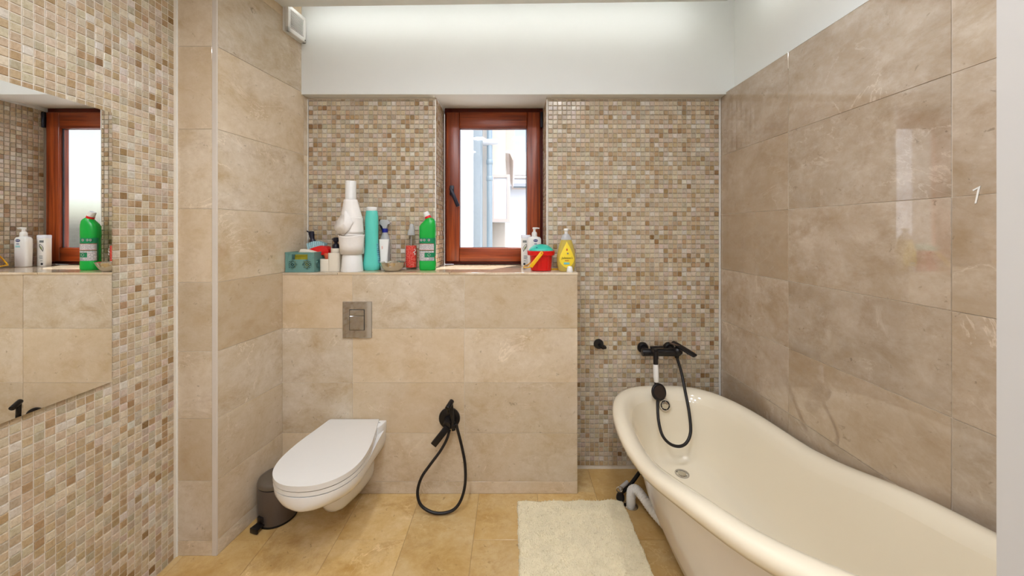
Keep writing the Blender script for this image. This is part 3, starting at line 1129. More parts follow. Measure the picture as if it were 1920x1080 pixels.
obj('hose', b, M_BLACKHOSE, bs, 180)

# ------------------------------------------------------------ bathtub
TCX, TCY = 0.830, 1.34
tub = thing('bathtub', 'freestanding cream slipper bathtub along the right marble wall', 'bathtub', (TCX, TCY, 0))


def rimz(y):
    ks = [(0.37, .84), (0.50, .81), (0.65, .755), (0.72, .727), (0.78, .704), (0.86, .682), (0.93, .664), (1.0, .650), (1.10, .620), (1.242, .575), (1.373, .538), (1.475, .523), (1.60, .519), (2.2, .522)]
    if y <= ks[0][0]: return ks[0][1]
    for (a, za), (b_, zb) in zip(ks, ks[1:]):
        if y <= b_:
            t = (y - a) / (b_ - a)
            return za + (zb - za) * t
    return ks[-1][1]


def rims(y):
    return sum(rimz(y + d) for d in (-.09, -.045, 0, .045, .09)) / 5


SEG = 96
TA, TB1, TB2 = 0.372, 0.738, 0.965


def plan(a, offx, off1, off2):
    c_, s_ = math.cos(a), math.sin(a)
    n = 3.0 if s_ > 0 else 1.88
    bb = (TB1 - off1) if s_ > 0 else (TB2 - off2)
    return ((TA - offx) * math.copysign(abs(c_) ** (2 / n), c_), bb * math.copysign(abs(s_) ** (2 / n), s_))


def tub_rings(bm, defs):
    rings = []
    for offx, o1, o2, f, zb in defs:
        r = []
        for k in range(SEG):
            a = 2 * PI * k / SEG
            x, y = plan(a, offx, o1, o2)
            xr_, yr_ = plan(a, 0, 0, 0)
            zr_ = rims(TCY + yr_)
            r.append(bm.verts.new((x, y, zb + f * zr_ if f < 1 else zr_ + zb)))
        rings.append(r)
    bridge(bm, rings)
    return rings


b = nbm()
outer = [(.250, .26, .44, 0, .075), (.212, .20, .38, 0, .080), (.185, .165, .34, 0, .10), (.150, .125, .28, .16, .10), (.112, .100, .20, .45, .09), (.083, .082, .125, .72, .055), (.068, .070, .072, 1, -.062)]
rim_ = [(.060, .060, .060, 1, -.052), (.030, .030, .030, 1, -.056), (.010, .010, .010, 1, -.048), (.001, .001, .001, 1, -.032), (.000, .000, .000, 1, -.020), (.006, .006, .006, 1, -.006), (.022, .022, .022, 1, .000), (.045, .045, .045, 1, .000), (.064, .066, .066, 1, -.006), (.078, .082, .082, 1, -.022), (.088, .096, .098, 1, -.048)]
inner = [(.098, .104, .135, .82, .015), (.116, .114, .205, .58, .060), (.140, .127, .285, .34, .110), (.172, .144, .375, .14, .145), (.206, .166, .450, .05, .160), (.250, .20, .54, .0, .174), (.31, .34, .70, 0, .171), (.365, .62, .88, 0, .170)]
r1 = tub_rings(b, outer)
b.faces.new(r1[0][::-1])
obj('tub_body', b, plain('tub_outer_acrylic', srgb(234, 226, 220), 0.16, noise=0.01, coat=0.2), tub, 60)
b = nbm()
tub_rings(b, rim_)
obj('rim', b, M_TUB, tub, 80)
b = nbm()
r3 = tub_rings(b, [rim_[-1]] + inner)
b.faces.new(r3[-1])
obj('basin', b, M_TUB, tub, 80)
for sx in (-.10, .10):
    for yy in (-.32, .40):
        b = nbm()
        lathe(b, [(.02, 0), (.024, .004), (.018, .02), (.014, .05), (.022, .085)], 16, Matrix.Translation((sx, yy, 0)))
        obj('foot', b, M_CHROME, tub, 40)


def drain(name, M, r):
    t = nbm()
    lathe(t, [(r * .98, -.002), (r, .001), (r * .96, .004), (r * .80, .004), (r * .74, .001), (r * .74, -.002)], 32, M, cap0=False, cap1=False)
    d = obj(name, t, M_CHROME, tub, 40)
    t = nbm()
    lathe(t, [(r * .76, -.003), (r * .74, -.0015)], 32, M)
    obj('drain_shadow', t, M_DARKGAP, d)
    t = nbm()
    lathe(t, [(r * .58, .0), (r * .60, .002), (r * .4, .0035), (r * .16, .0035)], 28, M)
    for k in range(5):
        a = 2 * PI * k / 5
        p0_, p1_ = Vector((math.cos(a) * r * .5, math.sin(a) * r * .5, .001)), Vector((math.cos(a) * r * .8, math.sin(a) * r * .8, .001))
        cyl(t, M @ p0_, M @ p1_, r * .055, seg=8)
    obj('drain_grille', t, M_STEEL, d, 40)


DR = at(1279, 889.5, 1.775)
drain('waste_outlet', Matrix.Translation((at(1279, 0, 1.836).x - TCX, 1.836 - TCY, .1745)), .034)
drain('overflow', disc_at(Vector((at(1247, 748, 1.965).x - TCX, 1.966 - TCY, .455)), Vector((0, -1, .28))), .031)

# ------------------------------------------------------------ bath mixer on the back wall
mx0 = at(1204.5, 651, YB)
mix = thing('bath_mixer', 'matte black wall mixer tap with hand shower above the bathtub', 'mixer tap', (mx0.x, YB, mx0.z))
ZB_ = -0.004


def mixer_part(name, build, mat=M_BLACK, par=None, sm=40):
    q = nbm()
    build(q)
    return obj(name, q, mat, par or mix, sm)


for sx in (0, .15):
    mixer_part('wall_flange', lambda q: lathe(q, [(.031, 0), (.032, .003), (.030, .018), (.024, .024)], 32, disc_at(Vector((sx, 0, 0)), (0, -1, 0))))
    mixer_part('inlet', lambda q: cyl(q, (sx, -.012, 0), (sx, -.075, ZB_), .013))
mixer_part('mixer_body', lambda q: cyl(q, (-.030, -.078, ZB_), (.178, -.078, ZB_), .0205, .0215, 32, .003))
mixer_part('lever_cap', lambda q: lathe(q, [(.024, 0), (.026, .006), (.025, .024), (.018, .032)], 28, disc_at(Vector((.160, -.078, ZB_)), (.5, -.3, .55))))
def lever_(q):
    d0, d1 = Vector((.165, -.085, .040)), Vector((.225, -.17, .005))
    Mv = disc_at(d0, d1 - d0) @ Matrix.Rotation(.75, 4, 'Z')
    loft(q, [(-.03, 0, 0, .014, .005, 3), (0, 0, 0, .019, .006, 3), (.07, 0, 0, .021, .006, 3), ((d1 - d0).length - .003, 0, 0, .018, .005, 3), ((d1 - d0).length, 0, 0, .014, .003, 3)], 18, M=Mv)
mixer_part('lever', lever_)
mixer_part('lever_top', lambda q: box(q, -.028, .028, -.012, .012, -.003, .003, .002, 2, Matrix.Translation((.150, -.09, .044)) @ Matrix.Rotation(.25, 4, 'Y')), plain('bronze_cap', srgb(96, 76, 66), 0.3, 0.4))
mixer_part('spout', lambda q: cyl(q, (.165, -.078, -.010), (.165, -.078, -.034), .012, .012, 20, .001))
HY = -.155
HXo = at(1229.5, 660, YB + HY).x - mx0.x
def holder_(q):
    cyl(q, (HXo + .006, -.078, .012), (HXo, HY, .014), .008)
    cyl(q, (HXo, HY, -.012), (HXo, HY, .026), .0135, .0125, 24, .002)
    cyl(q, (HXo + .004, HY + .012, .024), (HXo + .004, HY + .012, .034), .011, .010, 20, .002)
    cyl(q, (HXo, -.078, .024), (HXo + .07, -.078, .026), .006)
mixer_part('shower_holder', holder_)
zt = -.018
hz = lambda py: at(0, py, YB + HY - .006).z - mx0.z
hand = mixer_part('hand_shower', lambda q: tube(q, [Vector((HXo, HY, .010)), Vector((HXo - .001, HY - .001, hz(668))), Vector((HXo - .002, HY - .004, hz(684)))], .0125, 20))
mixer_part('grip', lambda q: lathe(q, [(.0115, 0), (.0135, .002), (.0145, .03), (.0140, .07), (.0120, .093), (.0105, .0945)], 24, disc_at(Vector((HXo - .002, HY - .004, hz(683))), (.001, -.006, hz(715) - hz(683)))), M_WHITEPL, hand)
mixer_part('shower_neck', lambda q: cyl(q, (HXo - .002, HY - .009, hz(713)), (HXo + .002, HY - .014, hz(728)), .011, .010, 20), M_BLACK, hand)
SHc = Vector((HXo + .006, HY - .022, hz(732.5)))
mixer_part('shower_head', lambda q: lathe(q, [(.010, -.016), (.034, -.006), (.0435, .000), (.0435, .006), (.040, .009), (.002, .0095)], 36, disc_at(SHc, (.25, -.93, .28)), cap1=False), M_BLACK, hand, 50)
mixer_part('spray_face', lambda q: lathe(q, [(.033, .0085), (.032, .0105), (.004, .011)], 32, disc_at(SHc, (.25, -.93, .28))), plain('dark_spray_face', srgb(44, 32, 26), 0.45), hand)
hp_ = [(1233, 746, 1.965), (1233, 764, 1.945), (1235, 790, 1.91), (1242, 816, 1.875), (1256, 832, 1.855), (1274, 837, 1.85), (1288, 829, 1.86), (1295, 808, 1.885), (1292, 772, 1.925), (1284, 730, 1.985), (1277, 696, 2.035), (1270, 670, 2.060)]
wp = [at(*p) - Vector((mx0.x, YB, mx0.z)) for p in hp_]
wp[-1] = Vector((.165, -.078, -.030))
mixer_part('hose', lambda q: tube(q, spline(wp, 8), .0075, 12), M_BLACKHOSE, None, 180)

# ------------------------------------------------------------ robe hook
c = at(1122, 644.5, YB)
hk = thing('robe_hook', 'small round matte black robe hook on the mosaic left of the mixer', 'hook', (c.x, YB, c.z))
b = nbm()
cyl(b, (0, 0, 0), (0, -.010, 0), .029, .028, 32, .002)
obj('hook_plate', b, M_BLACK, hk, 40)
b = nbm()
tube(b, spline([(.004, -.008, -.004), (.008, -.028, -.008), (.018, -.046, -.010), (.022, -.056, -.003)], 6), .0085, 16)
obj('hook_peg', b, M_BLACK, hk, 40)
b = nbm()
lathe(b, [(.008, -.006), (.0125, -.002), (.0125, .004), (.008, .007)], 20, disc_at(Vector((.022, -.056, -.002)), (.45, -.3, .6)))
obj('hook_tip', b, M_BLACK, hk, 50)

# ------------------------------------------------------------ rug
rx0, rx1, ry0, ry1 = 0.030, 0.560, 1.02, 1.868
rug = thing('bath_rug', 'cream tufted cotton bath rug on the floor beside the bathtub', 'rug', (rx0, ry0, 0))


def rug_xy(u, v):
    x = u * (rx1 - rx0) + .0015 * math.sin(v * 31) + .0012 * math.sin(v * 77 + 1) + .010 * (1 - v) * (1 if u > .5 else .6)
    y = v * (ry1 - ry0) + (.010 * u + .004 * math.sin(u * 23)) * v
    return x, y


b = nbm()
NU, NV = 36, 56
gr = [[b.verts.new((*rug_xy(i / NU, j / NV), .0118 + rnd.uniform(-.0012, .0012))) for i in range(NU + 1)] for j in range(NV + 1)]
for j in range(NV):
    for i in range(NU):
        b.faces.new((gr[j][i], gr[j][i + 1], gr[j + 1][i + 1], gr[j + 1][i]))
border = [gr[0][i] for i in range(NU + 1)] + [gr[j][NU] for j in range(1, NV + 1)] + [gr[NV][i] for i in range(NU - 1, -1, -1)] + [gr[j][0] for j in range(NV - 1, 0, -1)]
low = [b.verts.new((v.co.x, v.co.y, .001)) for v in border]
for i in range(len(border)):
    j = (i + 1) % len(border)
    b.faces.new((border[i], low[i], low[j], border[j]))
b.faces.new(low)
obj('rug_base', b, M_RUG, rug, 60)
verts, faces = [], []
for k in range(34000):
    v = rnd.random()
    u = rnd.random()
    if rnd.random() < .06: u = rnd.choice((0, 1)) + rnd.uniform(-.006, .006)
    # tufts stand in ribs across the rug
    v = (round(v * 62) + rnd.uniform(-.47, .47)) / 62
    v = min(1.004, max(-.004, v))
    x, y = rug_xy(u, v)
    a = rnd.uniform(0, 2 * PI)
    r = rnd.uniform(.0016, .0028)
    h = rnd.uniform(.001, .0045)
    lx, ly = rnd.uniform(-.004, .004), rnd.uniform(-.004, .004)
    zb = .0095 if 0 < u < 1 else .003
    i0 = len(verts)
    for q in range(3):
        verts.append((x + r * math.cos(a + q * 2.094), y + r * math.sin(a + q * 2.094), zb))
    verts.append((x + lx, y + ly, zb + .003 + h))
    faces += [(i0, i0 + 1, i0 + 3), (i0 + 1, i0 + 2, i0 + 3), (i0 + 2, i0, i0 + 3)]
me = bpy.data.meshes.new('pile')
me.from_pydata(verts, [], faces)
me.materials.append(M_RUG)
pile = inst('pile', me, rug)
pile['kind'] = 'stuff'

# ------------------------------------------------------------ tub waste pipe and hose fitting
wp_ = thing('waste_pipe', 'white corrugated plastic waste pipe running under the bathtub', 'pipe', (0, 0, 0))
e0 = at(1183, 945, 1.855)
b = nbm()
cyl(b, (e0.x, e0.y, .001), (e0.x, e0.y, .055), .0225, .0225, 28, .002)
obj('floor_socket', b, M_WHITEPL, wp_, 40)
b = nbm()
lathe(b, [(.024, 0), (.033, .0005), (.034, .003), (.026, .005)], 28, Matrix.Translation((e0.x, e0.y, 0)), cap0=False, cap1=False)
obj('floor_ring', b, M_STEEL, wp_, 40)
path = spline([(e0.x, e0.y, .045), (e0.x + .004, e0.y - .003, .078), (e0.x + .022, e0.y - .018, .094), (e0.x + .042, e0.y - .052, .082), (e0.x + .068, e0.y - .105, .058), (e0.x + .10, e0.y - .17, .044), (e0.x + .15, e0.y - .26, .036)], 26)
b = nbm()
tube(b, path, .022, 20, rf=lambda i: .0190 + .0042 * abs(math.sin(i * .62)))
obj('corrugated_hose', b, M_WHITEPL, wp_, 180)

vf = thing('waste_valve', 'black rubber hose end with a clear clip lying by the waste pipe', 'hose', (0, 0, 0))
v0 = at(1163, 924, 1.90)
b = nbm()
lathe(b, [(.014, 0), (.020, .002), (.021, .018), (.017, .026)], 24, disc_at(Vector((v0.x, v0.y - .004, .023)), (-.25, -.6, -.05)))
obj('rubber_plug', b, M_BLACK, vf, 40)
b = nbm()
tube(b, spline([(v0.x + .012, v0.y + .006, .034), (v0.x + .05, v0.y + .026, .046), (v0.x + .09, v0.y + .05, .070), (v0.x + .135, v0.y + .08, .100), (v0.x + .165, v0.y + .105, .120)], 8), .0095, 12)
obj('rubber_hose', b, M_BLACK, vf, 60)
b = nbm()
cyl(b, (v0.x - .002, v0.y + .010, .046), (v0.x + .05, v0.y + .036, .068), .010, .009, 18, .002)
obj('clear_clip', b, M_CLEARW, vf, 40)
b = nbm()
tube(b, [Vector((v0.x - .004 + .016 * math.cos(a), v0.y, .052 + .014 * math.sin(a))) for a in [2 * PI * k / 20 for k in range(21)]], .0028, 8)
obj('wire_ring', b, M_STEEL, vf, 60)

# ============================================================ things on the ledge
TOP = ZL + 0.0005


def ledge(px, Y): return Vector(((px - 960) * Y / F, Y, TOP))


# ---- folding crate
cx0, cx1, cy0, cy1, ch = -1.203, -1.051, 1.952, 2.118, 0.104
crate = thing('folding_crate', 'small sage green folding plastic crate at the left end of the ledge', 'crate', ((cx0 + cx1) / 2, (cy0 + cy1) / 2, TOP))
w2, d2 = (cx1 - cx0) / 2, (cy1 - cy0) / 2
bxo('crate_floor', -w2 + .004, w2 - .004, -d2 + .004, d2 - .004, 0, .004, M_CRATE, crate)


def crate_panel(M, L, handle):
    """panel in x,z with thickness along y; made of bars round the real openings"""
    q = nbm()
    t = .004
    def bar(x0, x1, z0, z1): box(q, x0, x1, 0, t, z0, z1)
    h = L / 2
    hz0, hz1, hx = .067, .094, .042
    bar(-h, h, 0, .022)
    bar(-h, h, hz1, ch)
    if handle:
        bar(-h, -hx, hz0, hz1); bar(hx, h, hz0, hz1)
    else:
        bar(-h, h, hz0, hz1)
    bar(-.022, .022, .022, hz0)
    for s in (-1, 1):
        xa, xb = sorted((s * .022, s * .056))
        bar(*sorted((s * .056, s * h)), .022, hz0)
        bar(xa, xb, .058, hz0)
        # lattice: diamond of slim bars
        xm, zm = (xa + xb) / 2, .040
        for k in range(4):
            a = PI / 4 + k * PI / 2
            for rr in (.010, .0175):
                Mx = Matrix.Translation((xm, 0, zm)) @ Matrix.Rotation(-a, 4, 'Y') @ Matrix.Translation((rr, 0, 0))
                box(q, -.0016, .0016, .0, t, -rr * 1.0, rr * 1.0, M=Mx)
        box(q, xm - .003, xm + .003, 0, t, zm - .003, zm + .003)
    for v in q.verts: v.co = M @ v.co
    return q


def RZ(a, x=0, y=0, z=0): return Matrix.Translation((x, y, z)) @ Matrix.Rotation(a, 4, 'Z')


obj('crate_side', crate_panel(RZ(0, 0, -d2 + .001), 2 * w2 - .008, True), M_CRATE, crate)
obj('crate_side', crate_panel(RZ(PI, 0, d2 - .001), 2 * w2 - .008, True), M_CRATE, crate)
obj('crate_side', crate_panel(RZ(PI / 2, w2 - .001, 0), 2 * d2 - .008, False), M_CRATE, crate)
obj('crate_side', crate_panel(RZ(-PI / 2, -w2 + .001, 0), 2 * d2 - .008, False), M_CRATE, crate)
for sx in (-1, 1):
    for sy in (-1, 1):
        b = nbm()
        x_, y_ = sx * (w2 - .007), sy * (d2 - .007)
        box(b, x_ - .007, x_ + .007, y_ - .007, y_ + .007, 0, ch, .001)
        obj('corner_post', b, M_CRATE, crate)
for sx in (-1, 1):
    bxo('corner_clip', sx * (w2 - .009) - .006, sx * (w2 - .009) + .006, -d2 - .002, -d2 + .002, .076, .094, M_CRATE, crate, .001)
b, b2_ = nbm(), nbm()
for (x0, x1, y0, y1) in ((-w2, w2, -d2 - .001, -d2 + .007), (-w2, w2, d2 - .007, d2 + .001), (-w2 - .001, -w2 + .007, -d2, d2), (w2 - .007, w2 + .001, -d2, d2)):
    box(b, x0, x1, y0, y1, ch - .006, ch + .001)
    box(b2_, x0, x1, y0, y1, 0, .008)
obj('crate_rim', b, M_CRATE, crate)
obj('base_rail', b2_, M_CRATE, crate)

# contents of the crate
sp = thing('sponge', 'olive yellow sponge inside the green crate', 'sponge', (-1.128, 1.990, TOP + .0045))
bxo('sponge_block', -.040, .036, -.018, .018, 0, .088, M_SPONGE, sp, .008, 3, smooth=50)
cl = thing('folded_cloth', 'folded white cloth lying on top of the green crate', 'cloth', (-1.108, 2.015, TOP + .094))
b = nbm()
cp = [(-.036, .014), (-.030, .022), (.0, .021), (.030, .012), (.046, .006), (.046, .000), (.02, -.004), (-.036, -.004)]
prism(b, cp, -.022, .022, Matrix(((1, 0, 0, 0), (0, 0, -1, 0), (0, 1, 0, 0), (0, 0, 0, 1))), bev=.002)
obj('cloth_fold', b, M_CLOTH, cl, 50)
b = nbm()
prism(b, [(x * .93, z + .004) for x, z in cp], .003, .040, Matrix(((1, 0, 0, 0), (0, 0, -1, 0), (0, 1, 0, 0), (0, 0, 0, 1))), bev=.002)
obj('cloth_fold', b, M_CLOTH, cl, 50)
br = thing('scrub_brush', 'red scrubbing brush with pale blue bristles lying in the green crate', 'brush', (-1.073, 2.052, TOP + .100), 0)
Mb = Matrix.Rotation(math.radians(-8), 4, 'Y')
prof = []
for k in range(25):
    t = k / 24
    x = -.062 + .124 * t
    top = .022 + .030 * math.sin(min(1, t * 1.12) * PI * .62) ** 1.2 if t < .86 else .022 + .030 * math.sin(.86 * 1.12 * PI * .62) ** 1.2 * (1 - ((t - .86) / .14) ** 2)
    prof.append((x, top))
b = nbm()
pp = [(-.060, .012), (-.030, .024), (.010, .036), (.036, .036), (.056, .022), (.062, .004), (.056, -.010), (.030, -.014), (-.002, -.012), (-.040, .002)]
prism(b, [(v.x, v.y) for v in spline([(x, z, 0) for x, z in pp] + [(pp[0][0], pp[0][1], 0)], 4)[:-1]], -.024, .024, Matrix(((1, 0, 0, 0), (0, 0, -1, 0), (0, 1, 0, 0), (0, 0, 0, 1))), bev=.007, seg=3)
obj('brush_back', b, M_RED, br, 50)
for k in range(9):
    t = k / 8
    x = -.052 + .082 * t
    z0_ = .014 + .024 * math.sin(t * PI * .5)
    z1_ = .036 + .026 * math.sin(PI * (.18 + .62 * t))
    b = nbm()
    tl = -.006 + .006 * t
    for (ra, rb_) in ((.0058, .0062),):
        loft(b, [(z0_ - .006, x, 0, ra, .020, 4), (z1_ - .003, x + tl, 0, rb_, .021, 4), (z1_, x + tl, 0, rb_ * .7, .018, 4)], 16)
    obj('bristle_tuft', b, M_BRISTLE, br, 50)
nb = thing('pump_bottle', 'dark navy pump bottle standing at the back of the green crate', 'bottle', (-1.130, 2.085, TOP + .0045))
b = nbm()
loft(b, [(0, 0, 0, .024, .022, 2.4), (.004, 0, 0, .026, .024, 2.4), (.115, 0, 0, .026, .024, 2.4), (.135, .001, 0, .014, .014, 2), (.145, .001, 0, .012, .012, 2)], 24)
obj('bottle_body', b, M_NAVY, nb, 40)
b = nbm()
loft(b, [(.143, .002, 0, .017, .015, 2), (.160, .001, 0, .016, .014, 2), (.164, 0, 0, .012, .012, 2), (.172, -.002, 0, .012, .012, 2), (.196, -.006, 0, .015, .012, 2.6), (.210, -.007, 0, .0145, .011, 2.6), (.213, -.007, 0, .010, .008, 2.6)], 24)
cyl(b, (-.016, -.002, .205), (-.031, -.004, .214), .0042, .0035, 10)
obj('pump_head', b, M_NAVY, nb, 40)

# ---- cream caddy and the bottle in it
cad = thing('toiletry_cup', 'stepped cream plastic cup beside the green crate', 'cup', ledge(622, 2.02) + Vector((0, 0, 0)))
w = .055
b = nbm()
def open_cup(q, hx0, hx1, hy, h, t=.003):
    pts_o = [(x + (hx0 + hx1) / 2, y) for x, y in rrect((hx1 - hx0) / 2, hy, .014)]
    pts_i = [(x + (hx0 + hx1) / 2, y) for x, y in rrect((hx1 - hx0) / 2 - t, hy - t, .012)]
    A = [[q.verts.new((x, y, z)) for x, y in P] for P, z in ((pts_o, 0), (pts_o, h - .001), ([(x * .997, y * .99) for x, y in pts_o], h), (pts_i, h), (pts_i, t))]
    bridge(q, A)
    q.faces.new(A[0][::-1])
    q.faces.new(A[-1])
open_cup(b, -.054, .000, .030, .066)
obj('low_cup', b, M_CREAMPL, cad, 50)
b = nbm()
open_cup(b, -.010, .054, .031, .099)
obj('tall_cup', b, M_CREAMPL, cad, 50)
orp = thing('orange_handle', 'short orange plastic handle sticking out of the low cream cup', 'handle', ledge(613, 2.03) + Vector((0, 0, .0035)))
b = nbm()
loft(b, [(0, 0, 0, .009, .007, 2), (.06, .0, 0, .009, .007, 2), (.083, -.003, 0, .013, .008, 2.4), (.092, -.004, 0, .009, .006, 2.2)], 16)
obj('handle_grip', b, M_ORANGE, orp, 50)
p = ledge(630, 2.022)
ob = thing('dropper_bottle', 'cream capped bottle with black nozzle standing in the tall cream cup', 'bottle', p + Vector((0, 0, .0035)))
b = nbm()
lathe(b, [(.020, 0), (.022, .003), (.022, .085), (.0215, .092)], 24)
obj('bottle_body', b, M_CREAMPL, ob, 40)
b = nbm()
lathe(b, [(.0245, .088), (.0255, .090), (.0255, .118), (.024, .120)], 28)
obj('bottle_cap', b, M_CREAMPL, ob, 40)
b = nbm()
lathe(b, [(.0175, .119), (.018, .121), (.0175, .134), (.014, .142), (.008, .148), (.008, .152), (.0145, .158), (.0155, .160), (.0145, .177), (.010, .1795)], 24)
cyl(b, (-.010, -.004, .170), (-.020, -.006, .171), .004, .0035, 10)
obj('nozzle', b, M_NAVY, ob, 40)

# ---- white cup and paper rolls, stacked
sx_ = ledge(660.5, 2.0)
cupo = thing('upturned_cup', 'glossy white upturned cup at the bottom of the paper roll stack', 'cup', sx_)
b = nbm()
lathe(b, [(.0565, 0), (.057, .002), (.050, .088), (.048, .092), (.044, .093)], 40)
obj('cup_wall', b, M_CERAMIC, cupo, 40)


def paper_roll(name, label, z, r, h, tilt=0.0):
    t = thing(name, label, 'toilet paper', (sx_.x, sx_.y, TOP + z), group='toilet paper rolls in the stack')
    q = nbm()
    prof = [(.021, .002), (.022, 0), (r - .003, 0), (r, .003), (r * 1.005, h * .5), (r, h - .003), (r - .003, h), (.022, h), (.021, h - .002)]
    lathe(q, prof, 40, Matrix.Rotation(tilt, 4, 'Y'), cap0=False, cap1=False)
    obj('paper_winding', q, M_PAPER, t, 40)
    q = nbm()
    lathe(q, [(.0205, .001), (.0205, h - .001)], 28, Matrix.Rotation(tilt, 4, 'Y'), cap0=False, cap1=False)
    obj('card_core', q, M_CARD, t, 40)
    return t


r1_ = paper_roll('toilet_roll', 'white toilet roll lying flat on the upturned white cup', .0935, .060, .097)
# loose outer sheet with a gap at the top
b = nbm()
rows = []
for z, rr, bulge in ((.004, .0612, 0), (.05, .0635, .001), (.094, .066, .003), (.101, .0675, .004)):
    rows.append([b.verts.new(((rr + bulge) * math.cos(a), (rr + bulge) * math.sin(a), z + (.004 * math.cos(2 * a) if z > .09 else 0))) for a in [PI * 1.02 + PI * .96 * k / 24 for k in range(25)]])
bridge(b, rows, closed=False)
sh = obj('loose_sheet', b, M_PAPER, r1_, 180)
sh.modifiers.new('thick', 'SOLIDIFY').thickness = .0012
r2_ = paper_roll('toilet_roll', 'white toilet roll with loose sheets pulled up, second in the stack', .1925, .0545, .098)
# pulled-up sheet: a tapering hood round the tube above
b = nbm()
rows = []
for k in range(15):
    t = k / 14
    z = .012 + (.196 - .012) * t
    rr = .0565 * (1 - t) ** 1.0 + .0330 * t if t > .45 else .0575 - .004 * t
    if t > .45: rr = .0557 + (.0345 - .0557) * (t - .45) / .55
    cx_ = -.004 * t - .006 * max(0, t - .4)
    a0, a1 = PI * 1.0, PI * 2.0
    rows.append([b.verts.new((cx_ + (rr + .0012 * math.sin(7 * a + 3 * t)) * math.cos(a), (rr) * math.sin(a) * .98, z)) for a in [a0 - .25 + (a1 - a0 + .5) * j / 26 for j in range(27)]])
bridge(b, rows, closed=False)
sh = obj('loose_sheet', b, M_PAPER, r2_, 180)
sh.modifiers.new('thick', 'SOLIDIFY').thickness = .0012
# pointed flap folded out to the left
b = nbm()
fl = [(-.042, -.030, .122), (-.060, -.046, .083), (-.077, -.055, .044), (-.066, -.060, .032), (-.046, -.060, .016), (-.020, -.063, .004), (.010, -.064, .030), (.030, -.058, .072), (.008, -.058, .110), (-.015, -.048, .135)]
cv = b.verts.new((-.015, -.068, .065))
ring = [b.verts.new(p) for p in fl]
for i in range(len(ring)):
    b.faces.new((cv, ring[i], ring[(i + 1) % len(ring)]))
sh = obj('sheet_flap', b, M_PAPER, r2_, 12)
sh.modifiers.new('thick', 'SOLIDIFY').thickness = .0012
tb = thing('paper_tube', 'narrow white tube standing on top of the paper roll stack', 'tube', (sx_.x - .008, sx_.y, TOP + .388 - .0965))
b = nbm()
lathe(b, [(.026, 0), (.0285, .0), (.0285, .196), (.0280, .1975), (.025, .1975), (.025, .003)], 36)
obj('tube_wall', b, M_WHITEPL, tb, 40)

# ---- teal bottle
p = ledge(697, 2.055)
tbm = thing('powder_bottle', 'tall turquoise bottle with white cap beside the paper rolls', 'bottle', p)
st = [(0, 0, 0, .040, .026, 2.6), (.004, 0, 0, .0435, .029, 2.6), (.03, 0, 0, .0455, .031, 2.6), (.06, 0, 0, .0440, .030, 2.5), (.11, 0, 0, .0385, .028, 2.4), (.16, 0, 0, .0355, .027, 2.3), (.21, 0, 0, .0355, .027, 2.3), (.26, 0, 0, .0360, .027, 2.3), (.30, 0, 0, .0350, .026, 2.2), (.328, 0, 0, .0310, .024, 2.1), (.334, 0, 0, .028, .023, 2)]
b = nbm()
loft(b, st, 36)
obj('bottle_body', b, M_TEAL, tbm, 50)
b = nbm()
loft(b, [(.330, 0, 0, .0285, .0235, 2), (.332, 0, 0, .030, .0245, 2), (.349, 0, 0, .0295, .024, 2), (.352, 0, 0, .027, .022, 2)], 32)
obj('bottle_cap', b, M_WHITEPL, tbm, 40)
b = nbm()
shell(b, [(.06, 0, 0, .0440, .030, 2.5), (.085, 0, 0, .0412, .029, 2.45), (.11, 0, 0, .0385, .028, 2.4), (.145, 0, 0, .0362, .0273, 2.33)], PI * .80, PI * 1.22, .0007)
obj('side_label', b, print_mat('side_label_print', srgb(206, 214, 214), srgb(60, 110, 120), 120, .5), tbm, 60)
b = nbm()
shell(b, [(.150, 0, 0, .0360, .0272, 2.32), (.170, 0, 0, .0355, .027, 2.3)], PI * .80, PI * 1.20, .0007)
obj('side_badge', b, plain('deep_teal_ink', srgb(30, 130, 126), 0.4), tbm, 60)
b = nbm()
shell(b, [(.04, 0, 0, .0453, .0309, 2.58), (.06, 0, 0, .0440, .030, 2.5), (.11, 0, 0, .0385, .028, 2.4), (.15, 0, 0, .0360, .0273, 2.33)], -PI * .16, PI * .2, .0007)
obj('side_label', b, print_mat('side_label_blue', srgb(110, 190, 196), srgb(40, 60, 110), 90, .55), tbm, 60)

# ---- trigger spray behind the cream tube
p = ledge(722, 2.105)
ts = thing('trigger_spray', 'clear spray bottle with blue collar behind the white cream tube', 'bottle', p)
b = nbm()
loft(b, [(0, 0, 0, .026, .018, 2.6), (.003, 0, 0, .028, .020, 2.6), (.17, 0, 0, .028, .020, 2.6), (.198, 0, 0, .018, .016, 2.2), (.208, 0, 0, .0145, .0145, 2), (.214, 0, 0, .0145, .0145, 2)], 28)
obj('bottle_body', b, M_CLEARW, ts, 50)
b = nbm()
lathe(b, [(.0155, .210), (.016, .212), (.016, .230), (.014, .232)], 24)
obj('collar', b, M_BLUE, ts, 40)
b = nbm()
hdp = [(-.030, .262), (-.026, .279), (-.020, .283), (.018, .281), (.031, .264), (.028, .256), (.016, .257), (.014, .240), (.012, .231), (-.010, .231), (-.012, .246), (-.022, .252)]
prism(b, hdp, -.011, .011, Matrix(((1, 0, 0, 0), (0, 0, -1, 0), (0, 1, 0, 0), (0, 0, 0, 1))), bev=.002)
obj('spray_head', b, M_CLEARW, ts, 40)
b = nbm()
prism(b, [(-.032, .285), (-.027, .284), (-.022, .252), (-.014, .240), (-.016, .222), (-.022, .232), (-.026, .250), (-.030, .262)], -.008, .008, Matrix(((1, 0, 0, 0), (0, 0, -1, 0), (0, 1, 0, 0), (0, 0, 0, 1))), bev=.001)
obj('trigger', b, M_NAVY, ts, 40)

